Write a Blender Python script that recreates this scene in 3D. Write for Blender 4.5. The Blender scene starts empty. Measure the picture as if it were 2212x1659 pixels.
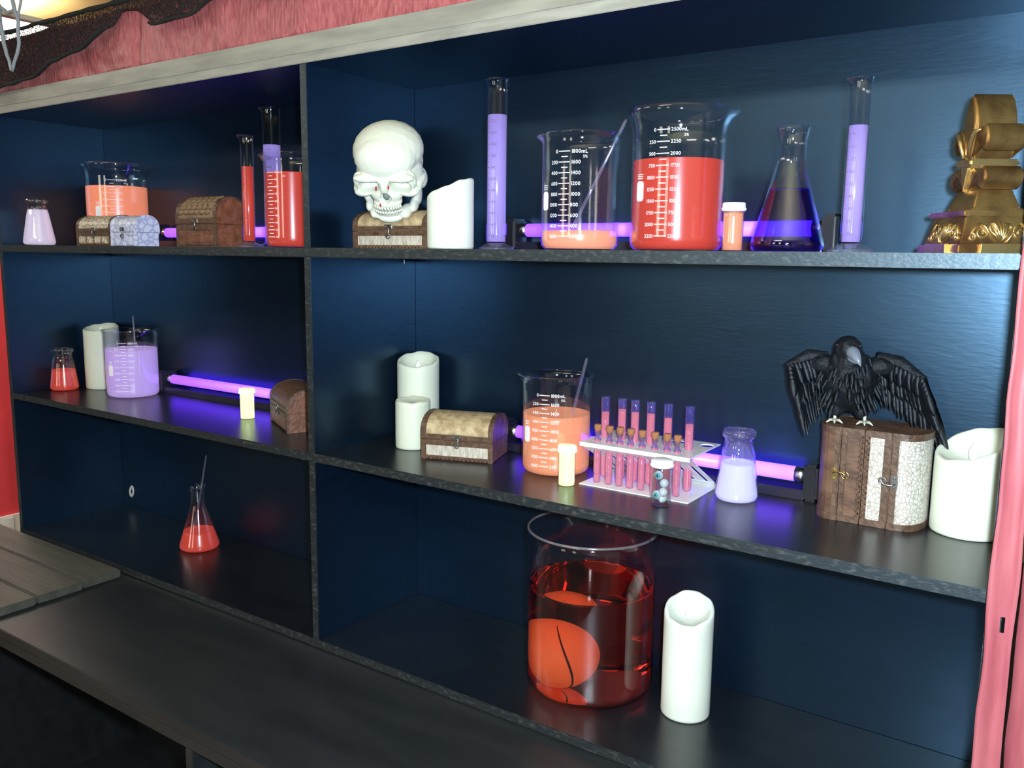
import bpy, bmesh, math, random
from mathutils import Vector, Matrix, noise

random.seed(7)
PI = math.pi
scene = bpy.context.scene
C = scene.collection

# ------------------------------------------------------------------ camera
CAM = Vector((2.5412, -1.1814, 1.692))
yaw, pitch, roll = math.radians(34.543), math.radians(-8.597), math.radians(0.702)
fw = Vector((-math.sin(yaw) * math.cos(pitch), math.cos(yaw) * math.cos(pitch), math.sin(pitch)))
rt = Vector((math.cos(yaw), math.sin(yaw), 0))
up = rt.cross(fw)
r2 = rt * math.cos(roll) + up * math.sin(roll)
u2 = up * math.cos(roll) - rt * math.sin(roll)
cd = bpy.data.cameras.new('camera')
cd.sensor_width = 36.0
cd.lens = 36.0 * 1854.41 / 2212.0
cd.clip_start = 0.02
cam = bpy.data.objects.new('camera', cd)
m = Matrix((r2, u2, -fw)).transposed().to_4x4()
m.translation = CAM
cam.matrix_world = m
C.objects.link(cam)
scene.camera = cam

# ------------------------------------------------------------------ world, exposure, lamps
scene.view_settings.view_transform = 'Standard'
scene.view_settings.look = 'None'
scene.view_settings.exposure = 0.0
scene.view_settings.gamma = 1.0
scene.cycles.transparent_max_bounces = 40
scene.cycles.max_bounces = 14
w = bpy.data.worlds.new('world'); scene.world = w; w.use_nodes = True
w.node_tree.nodes['Background'].inputs[0].default_value = (0.55, 0.6, 0.7, 1)
w.node_tree.nodes['Background'].inputs[1].default_value = 0.05

# the phone's own LED lamp, beside its lens: the cool hard light on everything near the right
ld = bpy.data.lights.new('phone_flash', 'POINT')
ld.energy = 155; ld.color = (0.74, 0.90, 1.0); ld.shadow_soft_size = 0.02
lo = bpy.data.objects.new('phone_flash', ld); lo.location = CAM + r2 * 0.05 + u2 * 0.03
C.objects.link(lo)

# shelf heights and bay edges
S1, S2, S3 = 1.700, 1.284, 0.881
XD1, XD2, XR, DEP = 1.2211, 1.2399, 2.4533, 0.315
ZT = 2.0487

# ------------------------------------------------------------------ materials
def nodes_of(name):
    mt = bpy.data.materials.new(name); mt.use_nodes = True
    nt = mt.node_tree
    return mt, nt, nt.nodes['Principled BSDF']

def mat(name, col, rough=0.5, metal=0.0, col2=None, nscale=30.0, stretch=None, emit=None, estr=0.0,
        spec=0.5, bump=0.0, bscale=None, sss=0.0, thresh=None, coat=0.0, stint=None, ior=None):
    mt, nt, b = nodes_of(name)
    L = nt.links
    tc = nt.nodes.new('ShaderNodeTexCoord'); mp = nt.nodes.new('ShaderNodeMapping')
    L.new(tc.outputs['Object'], mp.inputs[0])
    if stretch: mp.inputs['Scale'].default_value = stretch
    nz = nt.nodes.new('ShaderNodeTexNoise'); nz.inputs['Scale'].default_value = nscale
    nz.inputs['Detail'].default_value = 5
    L.new(mp.outputs[0], nz.inputs['Vector'])
    rp = nt.nodes.new('ShaderNodeValToRGB')
    lo_, hi_ = thresh if thresh else (0.35, 0.65)
    rp.color_ramp.elements[0].position = lo_; rp.color_ramp.elements[1].position = hi_
    c2 = col2 if col2 else tuple(min(1, c * 0.88) for c in col)
    rp.color_ramp.elements[0].color = (*col, 1); rp.color_ramp.elements[1].color = (*c2, 1)
    L.new(nz.outputs['Fac'], rp.inputs[0]); L.new(rp.outputs[0], b.inputs['Base Color'])
    b.inputs['Roughness'].default_value = rough; b.inputs['Metallic'].default_value = metal
    b.inputs['Specular IOR Level'].default_value = spec
    if ior: b.inputs['IOR'].default_value = ior
    if stint: b.inputs['Specular Tint'].default_value = (*stint, 1)
    if coat: b.inputs['Coat Weight'].default_value = coat
    if sss:
        b.inputs['Subsurface Weight'].default_value = sss
        b.inputs['Subsurface Radius'].default_value = (0.02, 0.015, 0.01)
        b.inputs['Subsurface Scale'].default_value = 0.5
    if emit:
        b.inputs['Emission Color'].default_value = (*emit, 1); b.inputs['Emission Strength'].default_value = estr
    if bump:
        nb = nt.nodes.new('ShaderNodeTexNoise'); nb.inputs['Scale'].default_value = bscale or nscale * 2
        nb.inputs['Detail'].default_value = 6
        L.new(mp.outputs[0], nb.inputs['Vector'])
        bp = nt.nodes.new('ShaderNodeBump'); bp.inputs['Strength'].default_value = bump
        bp.inputs['Distance'].default_value = 0.004
        L.new(nb.outputs['Fac'], bp.inputs['Height']); L.new(bp.outputs[0], b.inputs['Normal'])
    return mt

def glassmat(name, tint=(0.95, 0.96, 0.98), edge=0.55, base=0.035, rough=0.02, gcol=(1, 1, 1), haze=0.0, hcol=(0.8, 0.8, 1.0)):
    mt = bpy.data.materials.new(name); mt.use_nodes = True
    nt = mt.node_tree; nt.nodes.clear(); L = nt.links
    out = nt.nodes.new('ShaderNodeOutputMaterial')
    tr = nt.nodes.new('ShaderNodeBsdfTransparent'); tr.inputs[0].default_value = (*tint, 1)
    gl = nt.nodes.new('ShaderNodeBsdfGlossy'); gl.inputs['Roughness'].default_value = rough
    gl.inputs['Color'].default_value = (*gcol, 1)
    lw = nt.nodes.new('ShaderNodeLayerWeight'); lw.inputs['Blend'].default_value = 0.5
    pw = nt.nodes.new('ShaderNodeMath'); pw.operation = 'POWER'; pw.inputs[1].default_value = 3.5
    ml = nt.nodes.new('ShaderNodeMath'); ml.operation = 'MULTIPLY_ADD'
    ml.inputs[1].default_value = edge; ml.inputs[2].default_value = base
    mx = nt.nodes.new('ShaderNodeMixShader')
    L.new(lw.outputs['Facing'], pw.inputs[0]); L.new(pw.outputs[0], ml.inputs[0])
    L.new(ml.outputs[0], mx.inputs[0]); L.new(tr.outputs[0], mx.inputs[1]); L.new(gl.outputs[0], mx.inputs[2])
    if haze:
        tl = nt.nodes.new('ShaderNodeBsdfTranslucent'); tl.inputs[0].default_value = (*hcol, 1)
        df = nt.nodes.new('ShaderNodeBsdfDiffuse'); df.inputs[0].default_value = (*hcol, 1)
        m1 = nt.nodes.new('ShaderNodeMixShader'); m1.inputs[0].default_value = 0.5
        m2 = nt.nodes.new('ShaderNodeMixShader'); m2.inputs[0].default_value = haze
        L.new(tl.outputs[0], m1.inputs[1]); L.new(df.outputs[0], m1.inputs[2])
        L.new(mx.outputs[0], m2.inputs[1]); L.new(m1.outputs[0], m2.inputs[2])
        L.new(m2.outputs[0], out.inputs[0])
    else:
        L.new(mx.outputs[0], out.inputs[0])
    return mt

def cracklemat(name, base, crack, scale=38.0, rough=0.45):
    mt, nt, b = nodes_of(name); L = nt.links
    tc = nt.nodes.new('ShaderNodeTexCoord')
    nz = nt.nodes.new('ShaderNodeTexNoise'); nz.inputs['Scale'].default_value = scale * 0.8
    mxv = nt.nodes.new('ShaderNodeMix'); mxv.data_type = 'VECTOR'; mxv.inputs[0].default_value = 0.004
    L.new(tc.outputs['Object'], nz.inputs['Vector'])
    L.new(tc.outputs['Object'], mxv.inputs[4]); L.new(nz.outputs['Color'], mxv.inputs[5])
    vo = nt.nodes.new('ShaderNodeTexVoronoi'); vo.feature = 'DISTANCE_TO_EDGE'; vo.inputs['Scale'].default_value = scale
    L.new(mxv.outputs[1], vo.inputs['Vector'])
    rp = nt.nodes.new('ShaderNodeValToRGB')
    rp.color_ramp.elements[0].color = (*crack, 1); rp.color_ramp.elements[1].color = (*base, 1)
    rp.color_ramp.elements[0].position = 0.0; rp.color_ramp.elements[1].position = 0.16
    L.new(vo.outputs['Distance'], rp.inputs[0]); L.new(rp.outputs[0], b.inputs['Base Color'])
    b.inputs['Roughness'].default_value = rough
    bp = nt.nodes.new('ShaderNodeBump'); bp.inputs['Strength'].default_value = 0.3; bp.inputs['Distance'].default_value = 0.002
    L.new(vo.outputs['Distance'], bp.inputs['Height']); L.new(bp.outputs[0], b.inputs['Normal'])
    return mt

def gauzemat(name, col, cover, scale):
    mt = bpy.data.materials.new(name); mt.use_nodes = True
    nt = mt.node_tree; nt.nodes.clear(); L = nt.links
    out = nt.nodes.new('ShaderNodeOutputMaterial')
    tr = nt.nodes.new('ShaderNodeBsdfTransparent'); df = nt.nodes.new('ShaderNodeBsdfDiffuse')
    df.inputs[0].default_value = (*col, 1)
    tc = nt.nodes.new('ShaderNodeTexCoord'); mp = nt.nodes.new('ShaderNodeMapping')
    mp.inputs['Scale'].default_value = (1.0, 1.0, 0.25)
    nz = nt.nodes.new('ShaderNodeTexNoise'); nz.inputs['Scale'].default_value = scale; nz.inputs['Detail'].default_value = 3
    rp = nt.nodes.new('ShaderNodeValToRGB')
    rp.color_ramp.elements[0].position = 0.62 - cover * 0.5; rp.color_ramp.elements[1].position = 0.72 - cover * 0.5
    mx = nt.nodes.new('ShaderNodeMixShader')
    L.new(tc.outputs['Object'], mp.inputs[0]); L.new(mp.outputs[0], nz.inputs['Vector']); L.new(nz.outputs['Fac'], rp.inputs[0])
    L.new(rp.outputs[0], mx.inputs[0]); L.new(tr.outputs[0], mx.inputs[1]); L.new(df.outputs[0], mx.inputs[2])
    L.new(mx.outputs[0], out.inputs[0])
    return mt

MB = mat('black_satin_paint', (0.0012, 0.0040, 0.0115), 0.315, col2=(0.0019, 0.0058, 0.0155), nscale=14, stretch=(0.6, 1, 3), bump=0.05, bscale=60, spec=0.90, stint=(0.36, 0.66, 1.0), ior=1.62)
MSH = mat('black_shelf_paint', (0.005, 0.0065, 0.010), 0.30, col2=(0.008, 0.010, 0.014), nscale=14, stretch=(0.6, 1, 3), bump=0.05, bscale=60, spec=0.8)
MEDGE = mat('worn_black_edge', (0.014, 0.014, 0.014), 0.45, col2=(0.09, 0.085, 0.075), nscale=160, stretch=(0.5, 1, 1), thresh=(0.52, 0.80), bump=0.12, spec=0.9, stint=(0.6, 0.82, 1.0), ior=1.6)
MFASC = mat('lightened_cornice', (0.26, 0.245, 0.205), 0.36, col2=(0.40, 0.375, 0.31), nscale=12, stretch=(0.5, 1, 3), bump=0.1)  # dark paint lightened in colour to stand for ceiling light reflecting on it
MFASC2 = mat('lightened_cornice_edge', (0.40, 0.375, 0.32), 0.42, col2=(0.27, 0.255, 0.22), nscale=30, stretch=(0.3, 1, 2), bump=0.1)  # same reflected ceiling light put into the board's front colour
MCOUNT = mat('dark_counter', (0.013, 0.015, 0.018), 0.42, col2=(0.020, 0.022, 0.024), nscale=10, stretch=(0.4, 2, 2), bump=0.06)
MFRONT = mat('dark_brown_fascia', (0.024, 0.020, 0.019), 0.5, col2=(0.036, 0.030, 0.028), nscale=16, stretch=(0.3, 1, 2), bump=0.1)
MPLANK = mat('weathered_plank', (0.080, 0.078, 0.064), 0.6, col2=(0.055, 0.054, 0.045), nscale=22, stretch=(0.25, 2, 2), bump=0.3, bscale=70)
MGLASS = glassmat('lab_glass', base=0.045, edge=0.6, rough=0.05)
MGLASS2 = glassmat('thick_lab_glass', tint=(0.93, 0.94, 0.97), base=0.07, edge=0.7, rough=0.05, haze=0.10, hcol=(0.7, 0.68, 0.95))
MGUV = glassmat('violet_lit_tube_glass', tint=(0.90, 0.88, 1.0), base=0.07, edge=0.6, haze=0.075, hcol=(0.30, 0.28, 0.98))  # violet haze colour stands for lamp light caught in the glass
MGUV2 = glassmat('violet_lit_flask_glass', tint=(0.93, 0.92, 1.0), base=0.07, edge=0.7, haze=0.05, hcol=(0.6, 0.55, 1.0))  # violet tint puts the lamp's glow into the flask glass
MGRIM = glassmat('jar_rim_glass', tint=(0.9, 0.9, 0.92), base=0.2, edge=0.7, rough=0.15, haze=0.22, hcol=(0.75, 0.66, 0.70))
MPLASTIC = glassmat('clear_plastic', tint=(0.9, 0.92, 0.93), base=0.08, edge=0.5, rough=0.1)
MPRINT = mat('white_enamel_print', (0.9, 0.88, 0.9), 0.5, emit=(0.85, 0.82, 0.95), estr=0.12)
MPRINTD = mat('dark_print', (0.16, 0.10, 0.25), 0.6)
MWAX = mat('ivory_wax', (0.76, 0.78, 0.64), 0.5, col2=(0.72, 0.74, 0.60), nscale=9, sss=0.12)
MWAX2 = mat('pale_wax', (0.80, 0.82, 0.72), 0.5, col2=(0.76, 0.78, 0.68), nscale=9, sss=0.12)
MFLAME = mat('flame_plastic', (0.92, 0.92, 0.88), 0.4, emit=(1.0, 0.95, 0.85), estr=0.10)
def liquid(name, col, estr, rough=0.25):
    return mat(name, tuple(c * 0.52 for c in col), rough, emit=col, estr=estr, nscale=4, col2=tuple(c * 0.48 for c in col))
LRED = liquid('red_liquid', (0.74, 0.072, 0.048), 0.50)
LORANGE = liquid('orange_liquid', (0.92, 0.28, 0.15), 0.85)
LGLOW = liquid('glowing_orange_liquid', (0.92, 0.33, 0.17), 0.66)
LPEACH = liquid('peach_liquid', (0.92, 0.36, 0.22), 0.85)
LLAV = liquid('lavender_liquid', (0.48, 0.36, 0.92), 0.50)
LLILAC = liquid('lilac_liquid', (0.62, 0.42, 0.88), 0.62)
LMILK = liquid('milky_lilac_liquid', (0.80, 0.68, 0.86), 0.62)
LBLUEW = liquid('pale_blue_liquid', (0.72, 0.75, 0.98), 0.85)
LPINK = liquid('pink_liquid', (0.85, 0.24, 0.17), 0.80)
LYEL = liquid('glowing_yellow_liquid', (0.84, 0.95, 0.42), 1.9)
LPURP = glassmat('clear_violet_liquid', tint=(0.45, 0.36, 0.85), base=0.06, edge=0.4, gcol=(0.7, 0.6, 1.0))
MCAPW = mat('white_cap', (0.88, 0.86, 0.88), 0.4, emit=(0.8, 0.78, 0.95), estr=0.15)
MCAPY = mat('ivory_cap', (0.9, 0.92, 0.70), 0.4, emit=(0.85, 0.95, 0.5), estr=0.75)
MCORK = mat('cork', (0.40, 0.16, 0.07), 0.8, col2=(0.27, 0.10, 0.045), nscale=300, bump=0.3)
MTUBE = mat('lit_violet_tube', (0.5, 0.3, 0.9), 0.3, emit=(0.11, 0.028, 1.0), estr=4.6)
MCHROME = mat('lamp_cap_metal', (0.75, 0.76, 0.80), 0.25, 1.0)
MBLKPL = mat('black_plastic', (0.012, 0.012, 0.016), 0.35, coat=0.2)
MFIXT = mat('dark_fixture_body', (0.02, 0.018, 0.035), 0.2, spec=0.9)
MBROWN = mat('brown_chest_wood', (0.17, 0.085, 0.05), 0.5, col2=(0.085, 0.04, 0.024), nscale=60, stretch=(1, 1, 0.4), bump=0.35)
MREDW = mat('red_brown_leather', (0.24, 0.095, 0.055), 0.4, col2=(0.13, 0.05, 0.03), nscale=70, bump=0.4)
MTRIM = mat('dark_chest_trim', (0.14, 0.075, 0.045), 0.45, col2=(0.07, 0.035, 0.02), nscale=90, bump=0.3)
MTAN = mat('tan_chest_trim', (0.33, 0.20, 0.11), 0.5, col2=(0.18, 0.10, 0.055), nscale=80, bump=0.3)
MCREAM = cracklemat('cream_crackle', (0.72, 0.64, 0.50), (0.30, 0.20, 0.13), 75)
MCREAM2 = cracklemat('white_crackle', (0.66, 0.63, 0.57), (0.34, 0.27, 0.21), 165)
MCREAM3 = mat('mottled_cream', (0.62, 0.57, 0.49), 0.5, col2=(0.40, 0.33, 0.26), nscale=150, stretch=(1.5, 1, 0.35), bump=0.1)
MPARCH = mat('mottled_parchment', (0.58, 0.44, 0.26), 0.45, col2=(0.34, 0.23, 0.12), nscale=70, bump=0.1)
MBLUEW = cracklemat('violet_lit_white_crackle', (0.72, 0.74, 0.92), (0.40, 0.40, 0.62), 60)  # white crackle, tinted blue for the violet lamp's light
MBRASS = mat('brass', (0.72, 0.52, 0.22), 0.3, 1.0)
MSTEEL = mat('tarnished_metal', (0.35, 0.34, 0.32), 0.35, 1.0)
MGOLD = mat('shadow_toned_gold', (0.60, 0.38, 0.14), 0.33, 0.9, col2=(0.22, 0.10, 0.04), nscale=24, thresh=(0.40, 0.70), bump=0.15, bscale=90)  # brown mottling paints shadow tones into the gold
MGOLD2 = mat('bright_gold', (0.74, 0.53, 0.22), 0.3, 0.9, col2=(0.42, 0.25, 0.10), nscale=40, thresh=(0.45, 0.8))
MBONE = mat('bone', (0.74, 0.74, 0.64), 0.5, col2=(0.69, 0.69, 0.59), nscale=25, bump=0.06)
MREDP = mat('red_marker', (0.55, 0.04, 0.06), 0.5)
MGREYP = mat('grey_cavity', (0.22, 0.26, 0.25), 0.7)
MFEATH = mat('black_feather', (0.006, 0.008, 0.012), 0.40, col2=(0.011, 0.014, 0.020), nscale=120, stretch=(1, 6, 1), bump=0.3, spec=0.5)
MPLUSH = mat('black_plumage', (0.005, 0.006, 0.009), 0.6, col2=(0.012, 0.014, 0.018), nscale=90, bump=0.9, bscale=110, spec=0.3)
MBEAK = mat('grey_beak', (0.20, 0.22, 0.27), 0.35)
MCLAW = mat('pale_claw', (0.55, 0.55, 0.45), 0.4)
MRACK = mat('white_enamel_rack', (0.80, 0.80, 0.80), 0.3)
MBALL = mat('orange_rubber_fill_glow', (0.95, 0.27, 0.07), 0.55, col2=(0.92, 0.36, 0.10), nscale=6, emit=(0.95, 0.20, 0.06), estr=0.34)  # emission stands in for flash light reaching the ball through the liquid
MSEAM = mat('dark_seam', (0.05, 0.008, 0.005), 0.7)
MPINK = mat('pink_brushed_paper', (0.60, 0.16, 0.17), 0.36, col2=(0.42, 0.085, 0.095), nscale=70, stretch=(2.2, 1, 0.7), bump=0.9, bscale=60)
MPINKC = mat('pink_strip_fabric', (0.44, 0.115, 0.135), 0.5, col2=(0.32, 0.06, 0.08), nscale=9, stretch=(4, 4, 0.6), bump=0.2)
MREDWALL = mat('red_wall_paint', (0.93, 0.065, 0.085), 0.6, nscale=3)
MWHITE = mat('white_trim_paint', (0.85, 0.83, 0.76), 0.5, nscale=4)
MCEIL = mat('tan_ceiling', (0.62, 0.48, 0.22), 0.8, nscale=2)
MWALL = mat('warm_wall', (0.45, 0.40, 0.33), 0.8, nscale=2)
MDARKW = mat('dark_warm_wall', (0.055, 0.05, 0.043), 0.8, nscale=2)
MFLOOR = mat('dark_floor', (0.06, 0.055, 0.05), 0.6, nscale=6)
MPANEL = mat('ceiling_diffuser', (0.9, 0.9, 0.9), 0.5, emit=(1.0, 0.93, 0.82), estr=11.0)
MLITPANE = mat('added_glow_pane', (0.9, 0.9, 0.85), 0.3, emit=(1.0, 0.93, 0.72), estr=5.5)  # added glow for the guessed windows behind the camera
MGAUZE = gauzemat('black_gauze', (0.035, 0.030, 0.030), 0.36, 620)
MGAUZE2 = mat('black_gauze_hem', (0.018, 0.018, 0.016), 0.9)
MWEB = mat('grey_web', (0.42, 0.45, 0.50), 0.8)
MCHIP = mat('bare_white_chip', (0.75, 0.74, 0.70), 0.6)
MTEAL = mat('teal_iris', (0.10, 0.45, 0.52), 0.3)
MEYE = mat('eyeball_white', (0.8, 0.82, 0.85), 0.3)

# ------------------------------------------------------------------ mesh helpers
def link(o, parent=None):
    C.objects.link(o)
    if parent is not None: o.parent = parent
    return o

def mesh_obj(name, verts, faces, mats, parent=None, smooth=True, fmat=None):
    me = bpy.data.meshes.new(name)
    me.from_pydata([tuple(v) for v in verts], [], faces)
    bm = bmesh.new(); bm.from_mesh(me); bmesh.ops.recalc_face_normals(bm, faces=bm.faces); bm.to_mesh(me); bm.free()
    for mm in (mats if isinstance(mats, (list, tuple)) else [mats]): me.materials.append(mm)
    if smooth:
        me.polygons.foreach_set('use_smooth', [True] * len(me.polygons))
    o = bpy.data.objects.new(name, me)
    return link(o, parent)

def bm_obj(name, bm, mats, parent=None, smooth=False):
    bmesh.ops.recalc_face_normals(bm, faces=bm.faces)
    me = bpy.data.meshes.new(name); bm.to_mesh(me); bm.free()
    for mm in (mats if isinstance(mats, (list, tuple)) else [mats]): me.materials.append(mm)
    if smooth: me.polygons.foreach_set('use_smooth', [True] * len(me.polygons))
    return link(bpy.data.objects.new(name, me), parent)

def bm_box(bm, x0, x1, y0, y1, z0, z1, bev=0.0):
    r = bmesh.ops.create_cube(bm, size=1.0)
    vs = r['verts']
    for v in vs:
        v.co = Vector((x0 + (v.co.x + 0.5) * (x1 - x0), y0 + (v.co.y + 0.5) * (y1 - y0), z0 + (v.co.z + 0.5) * (z1 - z0)))
    if bev > 0:
        es = list({e for v in vs for e in v.link_edges})
        bmesh.ops.bevel(bm, geom=es, offset=bev, segments=2, affect='EDGES')

def box(name, x0, x1, y0, y1, z0, z1, mt, parent=None, bev=0.0015, edge=None):
    bm = bmesh.new(); bm_box(bm, x0, x1, y0, y1, z0, z1, bev)
    o = bm_obj(name, bm, [mt] if edge is None else [mt, edge], parent)
    if edge is not None:
        for p in o.data.polygons:
            if p.normal.y < -0.9: p.material_index = 1
    return o

def lathe_data(prof, seg=48, fn=None):
    verts, faces, rings = [], [], []
    for r, z in prof:
        if r < 1e-6:
            verts.append((0, 0, z)); rings.append([len(verts) - 1])
        else:
            st = len(verts)
            for k in range(seg):
                a = 2 * PI * k / seg
                p = Vector((r * math.cos(a), r * math.sin(a), z))
                verts.append(tuple(fn(p, a, r, z)) if fn else tuple(p))
            rings.append(list(range(st, st + seg)))
    for A, B in zip(rings[:-1], rings[1:]):
        if len(A) == 1 and len(B) == 1: continue
        for k in range(seg):
            k2 = (k + 1) % seg
            if len(A) == 1: faces.append((A[0], B[k], B[k2]))
            elif len(B) == 1: faces.append((A[k], A[k2], B[0]))
            else: faces.append((A[k], A[k2], B[k2], B[k]))
    return verts, faces

def lathe(name, prof, mt, parent=None, seg=48, fn=None, smooth=True):
    v, f = lathe_data(prof, seg, fn)
    return mesh_obj(name, v, f, mt, parent, smooth)

def tube_data(pts, rads, seg=10, cap=True):
    pts = [Vector(p) for p in pts]
    if not isinstance(rads, (list, tuple)): rads = [rads] * len(pts)
    verts, faces = [], []
    t = (pts[1] - pts[0]).normalized()
    n = t.orthogonal().normalized()
    for i, p in enumerate(pts):
        if i == 0: t = (pts[1] - pts[0]).normalized()
        elif i == len(pts) - 1: t = (pts[-1] - pts[-2]).normalized()
        else: t = (pts[i + 1] - pts[i - 1]).normalized()
        n = (n - t * n.dot(t)).normalized(); b = t.cross(n)
        for k in range(seg):
            a = 2 * PI * k / seg
            verts.append(p + (n * math.cos(a) + b * math.sin(a)) * rads[i])
    for i in range(len(pts) - 1):
        for k in range(seg):
            k2 = (k + 1) % seg
            faces.append((i * seg + k, i * seg + k2, (i + 1) * seg + k2, (i + 1) * seg + k))
    if cap:
        faces.append(tuple(range(seg))[::-1]); faces.append(tuple(range((len(pts) - 1) * seg, len(pts) * seg)))
    return verts, faces

def tube(name, pts, rads, mt, parent=None, seg=10):
    v, f = tube_data(pts, rads, seg)
    return mesh_obj(name, v, f, mt, parent)

def merge(*parts):
    V, F = [], []
    for v, f in parts:
        o = len(V); V += [Vector(p) for p in v]; F += [tuple(i + o for i in q) for q in f]
    return V, F

def tag(o, label, cat, group=None, kind=None):
    o['label'] = label; o['category'] = cat
    if group: o['group'] = group
    if kind: o['kind'] = kind
    return o

def thing(name, label, cat, loc=(0, 0, 0), rz=0.0, group=None):
    o = bpy.data.objects.new(name, None); o.empty_display_size = 0.02
    o.location = loc; o.rotation_euler = (0, 0, rz); C.objects.link(o)
    return tag(o, label, cat, group)

def struct(o):
    o['kind'] = 'structure'; return o

def face_cam(x, y):  # direction (angle) from a point towards the photographer
    return math.atan2(CAM.y - y, CAM.x - x)

# ------------------------------------------------------------------ the room
struct(box('floor', -4.2, 5.2, -5.0, 4.4, -0.05, 0.0, MFLOOR))
struct(box('ceiling', -4.2, 5.2, -5.0, 4.4, 2.70, 2.75, MCEIL))
struct(box('wall_left', -2.72, -2.62, 0.45, 4.4, 0.0, 2.70, MREDWALL))
struct(box('wall_aisle', -2.72, -2.62, -5.0, 0.449, 0.0, 2.70, MDARKW))
struct(box('wall_back', -2.62, 5.2, 4.3, 4.4, 0.0, 2.70, MWALL))
struct(box('wall_right', 5.1, 5.2, -5.0, 4.3, 0.0, 2.70, MWALL))
struct(box('wall_front', -2.62, 5.1, -5.0, -4.9, 0.0, 2.70, MDARKW))
def added_lit_window(name, x0, x1, z0, z1):  # guessed window behind the camera, added for glass reflections and frontal light
    fr = struct(box(name, x0 - 0.06, x1 + 0.06, -4.90, -4.86, z0 - 0.06, z0, MWHITE))
    box('frame_rail', x0 - 0.06, x1 + 0.06, -4.90, -4.86, z1, z1 + 0.06, MWHITE, fr)
    for a in (x0 - 0.06, (x0 + x1) / 2 - 0.02, x1): box('frame_post', a, a + (0.06 if a != (x0 + x1) / 2 - 0.02 else 0.04), -4.90, -4.86, z0, z1, MWHITE, fr)
    box('pane', x0, x1, -4.897, -4.885, z0, z1, MLITPANE, fr, 0)
added_lit_window('added_window_1', -0.35, 0.30, 1.45, 2.35)
added_lit_window('added_window_2', 1.55, 2.00, 1.45, 2.35)
bb = struct(box('baseboard_left', -2.62, -2.60, -4.9, 4.3, 0.0, 0.15, MWHITE))
for k in range(7):
    yy = 0.80 + k * 0.10
    box('rib', -2.60, -2.592, yy, yy + 0.06, 0.02, 0.14, MWHITE, bb, 0.003)

def ceiling_light(x, y, label, drop=0.0):
    t = thing('ceiling_light', label, 'ceiling light', (x, y, 2.70 - drop), 0, 'ceiling light panels')
    if drop:
        for a in (-0.4, 0.4): tube('hanger', [(a, 0, 0), (a, 0, drop)], 0.006, MWHITE, t, 8)
    box('diffuser', -0.56, 0.56, -0.27, 0.27, -0.012, -0.004, MPANEL, t, 0)
    for (a, b, c, d) in ((-0.60, 0.60, -0.31, -0.27), (-0.60, 0.60, 0.27, 0.31), (-0.60, -0.56, -0.27, 0.27), (0.56, 0.60, -0.27, 0.27)):
        box('frame_rail', a, b, c, d, -0.02, 0.0, MWHITE, t, 0.002)
    return t
ceiling_light(-1.66, 0.52, 'bright white hanging panel above the pink header at far left', 0.10)
ceiling_light(-0.7, -2.0, 'ceiling light panel behind the photographer, left of the shelves')
ceiling_light(-1.5, -0.9, 'unseen ceiling panel added over the aisle to brighten the left end')  # extra panel out of view, added to lift the light at the left
ceiling_light(-1.2, 3.0, 'unseen ceiling panel added beyond the shelves to brighten the far room')  # extra panel out of view, added to brighten the far room
ceiling_light(1.6, -2.4, 'ceiling light panel behind the photographer, facing the shelf divider')

# ------------------------------------------------------------------ shelf unit
bc = thing('shelf_unit', 'black painted two-bay shelf unit holding all the glassware', 'shelf unit')
box('back_panel', -0.018, XD1 + 0.009, DEP, DEP + 0.010, S3 - 0.02, ZT + 0.018, MB, bc, 0)
box('back_panel', XD1 + 0.0095, XR + 0.018, DEP, DEP + 0.010, S3 - 0.02, ZT + 0.018, MB, bc, 0)
box('side_panel', -0.018, 0.0, 0.001, DEP, S3 - 0.018, ZT, MB, bc, 0.001, MEDGE)
box('side_panel', XR, XR + 0.018, 0.001, DEP, S3 - 0.018, ZT, MB, bc, 0.001, MEDGE)
for a, b in ((S3, S2 - 0.0175), (S2, S1 - 0.019), (S1, ZT)):
    box('divider', XD1, XD2, 0.0015, DEP, a, b, MB, bc, 0.001, MEDGE)
sh1 = box('shelf', -0.018, XR, 0.0, DEP, S1 - 0.019, S1, MSH, bc, 0.0015, MEDGE)
sh2 = box('shelf', -0.018, XR, 0.0, DEP, S2 - 0.0175, S2, MSH, bc, 0.0015, MEDGE)
sh3 = box('shelf', -0.018, XR, 0.0, DEP, S3 - 0.018, S3, MSH, bc, 0.0015, MEDGE)
box('top_board', -0.018, XR + 0.018, 0.0, DEP, ZT, ZT + 0.018, MB, bc, 0.001, MFASC2)
box('cornice', -0.018, XR + 0.018, 0.008, 0.024, ZT + 0.0205, ZT + 0.056, MB, bc, 0.001, MFASC)

# base cabinet under the shelf unit
cab = thing('base_cabinet', 'deep dark base cabinet with counter top below the shelves', 'cabinet')
YC = -0.3438
box('counter_top', -0.30, 2.70, YC, -0.001, 0.840, 0.861, MCOUNT, cab, 0.0015, MFRONT)
box('rear_support', -0.018, XR + 0.018, 0.02, DEP + 0.010, 0.820, S3 - 0.019, MCOUNT, cab, 0)
box('front_rail', -0.30, 2.70, YC, YC + 0.02, 0.818, 0.839, MFRONT, cab, 0.0015)
box('side_panel', -0.02, 0.0, YC + 0.03, DEP, 0.075, 0.818, MCOUNT, cab, 0.001)
box('side_panel', 2.46, 2.48, YC + 0.03, DEP, 0.0, 0.818, MCOUNT, cab, 0.001)
box('divider', 1.264, 1.284, YC + 0.003, DEP, 0.075, 0.817, MCOUNT, cab, 0.001, MFRONT)
box('bottom_board', -0.02, 2.48, YC + 0.03, DEP, 0.057, 0.075, MCOUNT, cab, 0.001)
box('plinth', 0.0, 2.46, YC + 0.06, YC + 0.08, 0.0, 0.057, MCOUNT, cab, 0)
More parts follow.
